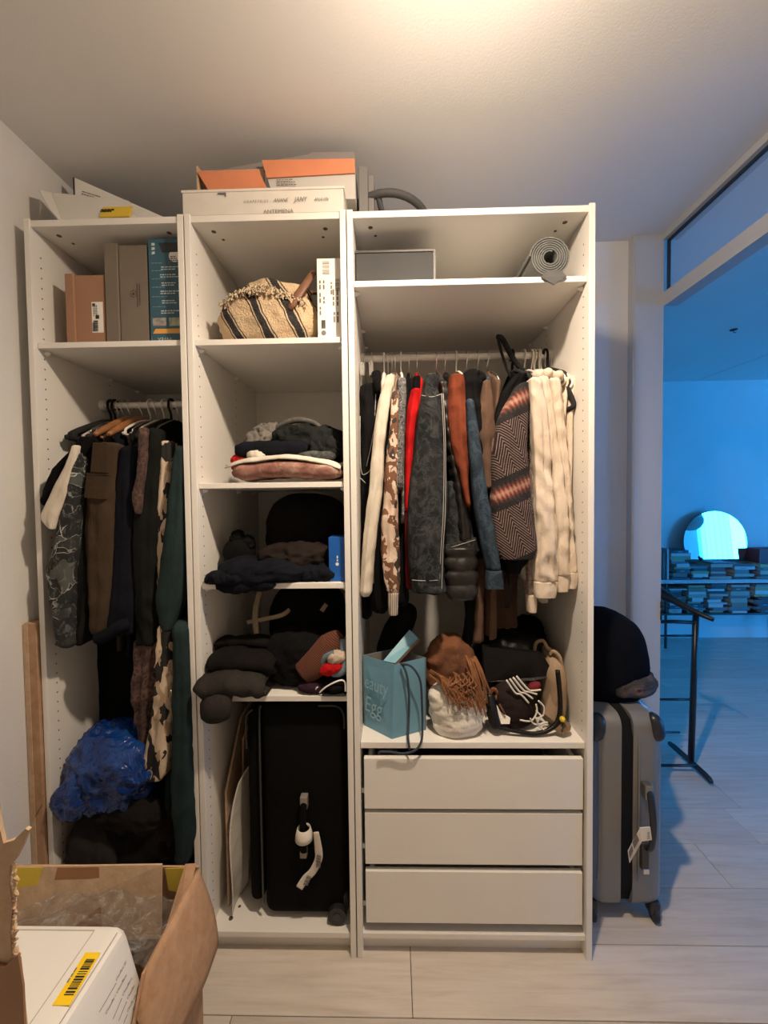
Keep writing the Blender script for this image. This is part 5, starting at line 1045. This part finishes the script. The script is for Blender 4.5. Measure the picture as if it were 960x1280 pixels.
def book(x, w, y0, dp, z, h, ci, label):
    o = thing('book', label, 'book', (x+w/2, y0+dp/2, z), 'books stacked on the low shelf'); cm = plain('cover_'+PALC[ci][0].replace(' ', '_'), PALC[ci][1], .5)
    g = G().box(x, x+w, y0, y0+dp, z, z+.3); g.box(x, x+w, y0, y0+dp, z+h-.3, z+h); g.box(x, x+w, y0, y0+.4, z+.3, z+h-.3); g.build('cover', cm, o)
    G().box(x+.5, x+w-.5, y0+.4, y0+dp-.5, z+.3, z+h-.3).build('pages', PGS, o)
    if h > 2.4 and ci in (1, 4, 6): G().box(x+w*.3, x+w*.6, y0-.06, y0, z+h*.4, z+h*.6).build('spine_print', plain('spine_gilt', (.3, .28, .22), .5) if ci != 1 else INKG, o)
def stack(x, w, z, top, tier, k):
    n = 0; zz = z; last = -1
    while zz < top-1.2:
        h = min(rn.uniform(1.8, 4.2), top-zz); ci = rn.randrange(len(PALC))
        while ci == last: ci = rn.randrange(len(PALC))
        last = ci; ww = w*rn.uniform(.62, 1); xx = x+rn.uniform(0, w-ww)
        book(xx, ww, sy0+rn.uniform(1, 3.5), rn.uniform(17, 22), zz+.02, h, ci, '%s book, %s from below, %s stack, %s tier of far shelf' % (PALC[ci][0], ORD[n], k, tier)); zz += h+.03; n += 1
NTH = ['first', 'second', 'third', 'fourth', 'fifth', 'sixth', 'seventh', 'eighth']
for i, (x, w, t) in enumerate(((279.5, 19.5, 96), (299, 17, 80), (317, 21, 83.5), (339, 20, 82.5), (360, 21, 82), (384, 24, 80))): stack(x, w, 67.5, t, 'top', NTH[i])
for i, (x, w, t) in enumerate(((278.5, 17, 58.5), (296.5, 17, 61.5), (315, 20, 63), (336.5, 20, 62), (358, 22, 62.5), (383, 21, 62))): stack(x, w, 35, t, 'lower', NTH[i])
o = thing('magazine_rack', 'dark upright rack of magazines at the left end of the far shelf', 'rack', (273, 272, 67.5))
for k in range(4): G().box(264+k*3, 266.4+k*3, 265, 284, 67.6, 97-k*.8).build('magazine', plain('mag_%d' % k, ((.02, .02, .02), (.25, .24, .22), (.05, .05, .06), (.10, .08, .07))[k], .5), o)
G().box(276.6, 278.4, 264.5, 285, 67.5, 97.6).build('end_panel', SHW, o)
o = thing('low_wooden_chest', 'reddish box at the right end of the far shelf beyond the mirror', 'box', (386, 280, 80.2))
G().box(370, 404, 271.6, 288, 82.2 if False else 80.1, 95, .4, 2).build('box_body', plain('chest_red', (.14, .05, .06), .6), o)
mr = thing('round_mirror', 'round frameless mirror with flat bottom leaning on the far wall above the books', 'mirror', (322, 284, 83.6))
mc = at(895, 683, Y=284); R = 31.5; lean = math.radians(4.5); zb_ = 84.0
MIR = plain('mirror_silver', (.92, .94, .95), .015, 1)
pts = []
for k in range(65):
    a = math.radians(-32+k*(244/64)); pts.append((R*math.cos(a), R*math.sin(a)))
def lean_pt(u, v, d): 
    vv = v+R*math.sin(math.radians(32)); return Vector((mc.x+u, 283.4+vv*math.sin(lean)+d*math.cos(lean), zb_+vv*math.cos(lean)-d*math.sin(lean)))
G().loft([[lean_pt(u, v, 0) for u, v in pts], [lean_pt(u, v, .1) for u, v in pts]]).build('mirror_glass', MIR, mr)
G().loft([[lean_pt(u*1.008, v*1.008, .1) for u, v in pts], [lean_pt(u*1.008, v*1.008, .6) for u, v in pts]]).build('backing', BLK, mr)
o = thing('cat_figurine', 'tiny black cat figurine in front of the mirror', 'figurine', at(876, 701, Y=272))
p = at(876, 700, Y=272); G().lump(p+Vector((0, 0, 1)), (1.9, 1.4, 1.7), 2, .05, sub=3).build('body', BLK, o, True); G().lump(p+Vector((-1.6, 0, 2.6)), (1.1, .9, 1), 3, .05, sub=3).build('head', BLK, o, True)
g = G()
for s_ in (-.6, .5): g.lathe(p+Vector((-1.6+s_, 0, 3.2)), [(.4, 0), (.05, 1.1)], 6)
g.build('ears', BLK, o)
# far window: curtains and paper lantern (seen in the mirror)
CUR = NT('curtain_sheer'); tr_ = CUR.n('BsdfTranslucent', None, Color=(.8, .8, .78, 1)).outputs[0]; tp_ = CUR.n('BsdfTransparent').outputs[0]
mx_ = CUR.n('MixShader', None, _0=.3, _1=tr_, _2=tp_).outputs[0]; CUR.t.links.new(mx_, CUR.t.nodes['Material Output'].inputs[0]); CUR = CUR.m
for x0, x1, lab in ((724, 800, 'sheer white curtain drawn over one side of the blue window'), (925, 972, 'sheer white curtain gathered at the other side of the blue window')):
    g = G().grid(lambda u, v: Vector((x0+u*(x1-x0), YN+7+2.2*math.sin(u*(x1-x0)*.5), 4+v*246)), 70, 6)
    tag(g.build('window_curtain', CUR, None, True, solid=.2), lab, 'curtain', 'curtains of the blue room')
g = G().tube([(712, YN+7, 251), (980, YN+7, 251)], 1.1, 8)
for xx in (716, 974): g.box(xx, xx+2, YN, YN+8, 249.6, 252.4)
tag(g.build('curtain_rod', DARKM, None, True), 'dark curtain rod above the blue room window', 'curtain rod')
LX, LY, LZ = 598, -100, 160
pn = thing('paper_lantern', 'round paper lantern hanging in the blue room', 'lamp', (LX, LY, LZ-20))
LN = plain('lantern_paper', (.35, .35, .34), .9)
G().lathe((LX, LY, LZ), [(3, 20), (12, 17.5), (19, 11), (22, 2), (21, -6), (16, -14), (8, -19), (3, -20)], 24).build('shade', LN, pn, True)
G().tube([(LX, LY, LZ+20), (LX, LY, CZ)], .3, 6).build('cord', BLK, pn)

# ================================================================== foreground: opened carton with white appliance
bx0, bx1, by0, by1, bz1 = -82, -33.2, -75, -34.2, 62
cb = thing('open_carton', 'big opened brown carton in the foreground holding a white appliance', 'box', (-58, -55, 0))
G().box(bx0, bx1, by1-.5, by1, 0, bz1+.8).build('back_wall', CARD, cb); G().slab([(bx1-.5, by0, 0), (bx1-.5, by1-.5, 0), (bx1-.5, by1-.5, bz1), (bx1-.5, -55, bz1), (bx1-.5, -59, 55), (bx1-.5, by0, 46)], (.5, 0, 0)).build('side_wall', CARD, cb)
G().box(bx0, bx0+.5, by0, by1-.5, 0, bz1).build('side_wall', CARD, cb); G().box(bx0+.5, bx1-.5, by0, by0+.5, 0, bz1).build('front_wall', CARD, cb); G().box(bx0+.5, bx1-.5, by0+.5, by1-.5, 0, .6).build('carton_bottom', CARD, cb)
# right flap bent out and hanging down
def rflap(u, v):
    y = by1-.4-u*23; s = v*20; return Vector((bx1+.15+3.6*math.sin(min(1, v*1.1)*1.6)+.7*math.sin(u*5)*v, y+(v*1.2 if u < .1 else 0), bz1+.35*(1-v)-s*(.97-.06*math.sin(u*3))+.2*math.sin(v*PI)-5.5*max(0, u-.86)/.14*(1-v)))
G().grid(rflap, 18, 10).build('side_flap', CARD, cb, True, solid=.4)
# back flap folded inwards, with tape and yellow stickers
G().slab([(bx0+2, by1-.6, bz1+.9), (-41.5, by1-.6, bz1+1.8), (-40.6, by1-3.2, bz1-13), (bx0+2, by1-5, bz1-13)], (0, -.4, 0)).build('back_flap', CARD2, cb)
TAPE = plain('brown_tape', (.30, .15, .075), .25, var=.1)
G().slab([(-66, by1-1.1, bz1+1.1), (-56.2, by1-1.1, bz1+1.3), (-53, by1-4.6, bz1-13), (-68, by1-4.6, bz1-13)], (0, -.1, 0)).build('brown_tape', TAPE, cb)
Y1 = plain('sticker_yellow_dull', (.62, .47, .06), .55)
G().slab([(-40.9, by1-.6, bz1+.6), (-35.0, by1-.6, bz1+.9), (-35.6, by1-.6, bz1-5.5), (-40.2, by1-.6, bz1-4.5)], (0, -.12, 0)).build('yellow_sticker', Y1, cb)
G().slab([(-79, by1-1.1, bz1+.9), (-69.5, by1-1.1, bz1+1.1), (-70.8, by1-2.9, bz1-6), (-79, by1-2.9, bz1-6)], (0, -.12, 0)).build('yellow_sticker', Y1, cb)
G().slab([(bx1-.6, by1-.5, bz1+1.8), (bx1-2.8, by1-.9, bz1+2.0), (bx1-4, by1-8, bz1-7), (bx1-1.2, by1-9, bz1-7)], (.3, 0, 0)).build('corner_flap', CARD, cb)
# torn front flap standing up
rn = random.Random(4); edge = []
for px, py in ((19, 1190), (17, 1160), (20, 1130), (16, 1100), (17, 1078), (24, 1070), (33, 1052), (40, 1034), (36, 1032), (22, 1046), (9, 1050), (4, 1030), (0, 1000), (-30, 985)): edge.append(at(px, py, Y=-75.2))
edge = [at(-60, 985, Y=-75.2)]+edge[::-1]
poly = [p.copy() for p in edge]+[at(27, 1196, Y=-75.2), Vector((-34.5, -75.2, 62)), Vector((-70, -75.2, 62))]
G().slab(poly[::-1], (0, -.5, 0)).build('torn_front_flap', CARD2, cb)
G().slab([at(-60, 1190, Y=-75.9), at(8, 1206, Y=-75.9), at(25, 1190, Y=-75.9), at(31, 1230, Y=-75.9), at(34, 1300, Y=-75.9), at(-60, 1300, Y=-75.9)], (0, -.3, 0)).build('taped_lower_flap', TAPE, cb)
g = G()
for k in range(26):
    a, b = at(18+rn.uniform(-1, 1)+max(0, k-22)*2, 1078+k*4.6, Y=-75.5), None
    g.tube([a, a+Vector((rn.uniform(.1, .7), rn.uniform(-.5, .1), rn.uniform(-.6, .5)))], [.28, .08], 5)
g.build('torn_fibres', plain('fibre', (.55, .38, .24), .95), cb)
# white appliance
ap = thing('white_appliance', 'white appliance with yellow barcode sticker packed in the foreground carton', 'appliance', (-57, -63, 30))
WP = plain('white_shell', (.80, .79, .76), .32)
ax1, ay0, ay1, az = -37.4, -74.2, -53.6, 70
def prof(y, ins):
    out = []
    for x, z in ((ax1+3.4, 30), (ax1+3.4, 56), (ax1+3.2, 58.5), (ax1+.7, 68.2), (ax1+.2, 69.3), (ax1-.8, 69.9), (ax1-2.2, 70.0), (-78, 70.0), (-80.5, 68), (-80.8, 30)):
        out.append(Vector((x-ins*(1 if x > -60 else -1), y, z-(ins if z > 40 else 0))))
    return out
G().loft([prof(ay0, 0), prof(ay1-1.2, 0), prof(ay1-.35, .35), prof(ay1, 1.2)]).build('housing', WP, ap, True, auto=28)
SEAM = plain('seam_line', (.45, .42, .38), .6)
a, b = at(118, 1163, Z=70.05), at(47, 1278, Z=70.05)
g = G().box(-76, a.x, a.y-.1, a.y+.1, 70.0, 70.06); g.box(a.x-.07, a.x+.07, ay0, a.y, 70.0, 70.06); g.build('lid_groove', SEAM, ap)
c = at(152, 1157, Z=70.05); G().box(c.x-.05, c.x+.05, ay0, ay1-1.6, 70.0, 70.05).build('edge_seam', SEAM, ap)
p1, p2, p3, p4 = at(65, 1257, Z=70.05), at(87, 1257, Z=70.05), at(126, 1191, Z=70.05), at(107, 1191, Z=70.05)
stk = G().slab([p1, p2, p3, p4], (0, 0, .06)).build('barcode_sticker', YEL, ap)
barcode('barcode', p1+(p4-p1)*.17+(p2-p1)*.32+Vector((0, 0, .05)), p4-p1, p1-p2, (p4-p1).length*.68, (p2-p1).length*-.55, INK, stk, 12, .08)
lines('number_print', p1+(p4-p1)*.40+(p2-p1)*.10+Vector((0, 0, .06)), p4-p1, p1-p2, 3.0, 1, .3, INKG, stk, 3, .22, .1)
# programme list on the sloping side
A_, B_ = Vector((ax1+.7, 0, 68.2)), Vector((ax1+3.2, 0, 58.5)); dn_ = (B_-A_).normalized(); side_n = Vector((-dn_.z, 0, dn_.x))
def on_side(px, py):      # point of the sloping side under a pixel
    d = ray(px, py); c0 = Vector(CAM); return c0+d*((A_-c0).dot(side_n)/d.dot(side_n))
for s_, sx, sy, ex, ey in (("Chauffant 20'", 145, 1227, 161, 1197), ('Chauffe - Chauffant', 132, 1269, 164, 1208), ('Chauffant', 153, 1246, 167, 1219), ('Chauffer', 159, 1250, 170, 1229), ('Chauffe vite', 159, 1266, 173, 1238), ('Chauffant', 166, 1264, 176, 1247)):
    p0, p1 = on_side(sx, sy), on_side(ex, ey); l_ = (p1-p0).length; sz_ = .62
    text('lettering', s_, sz_, p0, p1-p0, -dn_, INKG, ap, .07, l_/(len(s_)*sz_*.52))
for sx, sy, ex, ey in ((145, 1229, 124, 1265), (152, 1248, 141, 1274), (158, 1252, 148, 1276), (159, 1268, 154, 1280)):
    G().tube([on_side(sx, sy)+side_n*.05, on_side(ex, ey)+side_n*.05], .045, 4).build('guide_line', INKG, ap)
kc_ = A_+dn_*5.2+Vector((0, -72.4, 0)); ring = lambda r, h: [kc_+side_n*h+(Y_*math.cos(a)+dn_*math.sin(a))*r for a in [2*PI*k/24 for k in range(24)]]
G().loft([ring(2.6, 0), ring(2.5, 1.0), ring(2.2, 1.3)]).build('dial_knob', WP, ap, True, auto=40)
# crumpled clear wrap
PW_ = NT('clear_wrap'); n_ = PW_.noise(22, 6, .7, dist=2.0); PW_.col((.85, .84, .82)); PW_.set(Roughness=.08); PW_.b.inputs['Alpha'].default_value = .22; PW_.bump(n_, 1.0, .04); PW_.set(Alpha=PW_.ramp(PW_.noise(16, 6, .7, dist=2.5), [(.42, (.06, .06, .06)), (.64, (.42, .42, .42))])); PW_ = PW_.m
def wrap(u, v):
    x = -75+u*40.5; y = -52.8+v*17; z = 56+8*math.sin(min(1, u*1.3)*PI*.8)*.6-4*v*v+1.5
    z += 2.2*noise.noise(Vector((u*6, v*4, 1)))+1.3*abs(noise.noise(Vector((u*15, v*9, 5))))
    return Vector((x+1.1*noise.noise(Vector((u*9, v*9, 8))), y+1.0*noise.noise(Vector((u*8, v*8, 3))), min(z, 68)))
tag(G().grid(wrap, 60, 30).build('clear_plastic_wrap', PW_, None, True), 'crumpled clear plastic wrap inside the foreground carton', 'plastic wrap')
def wrap2(u, v):
    y = -52.6-u*18; z = 66-v*12+1.2*noise.noise(Vector((u*7, v*5, 2))); x = -35.2+1.0*v*0+.5*noise.noise(Vector((u*9, v*8, 4))) 
    return Vector((min(x+.2, -34.1), y, min(z, 61.5+.0) if x > -34.6 else z))
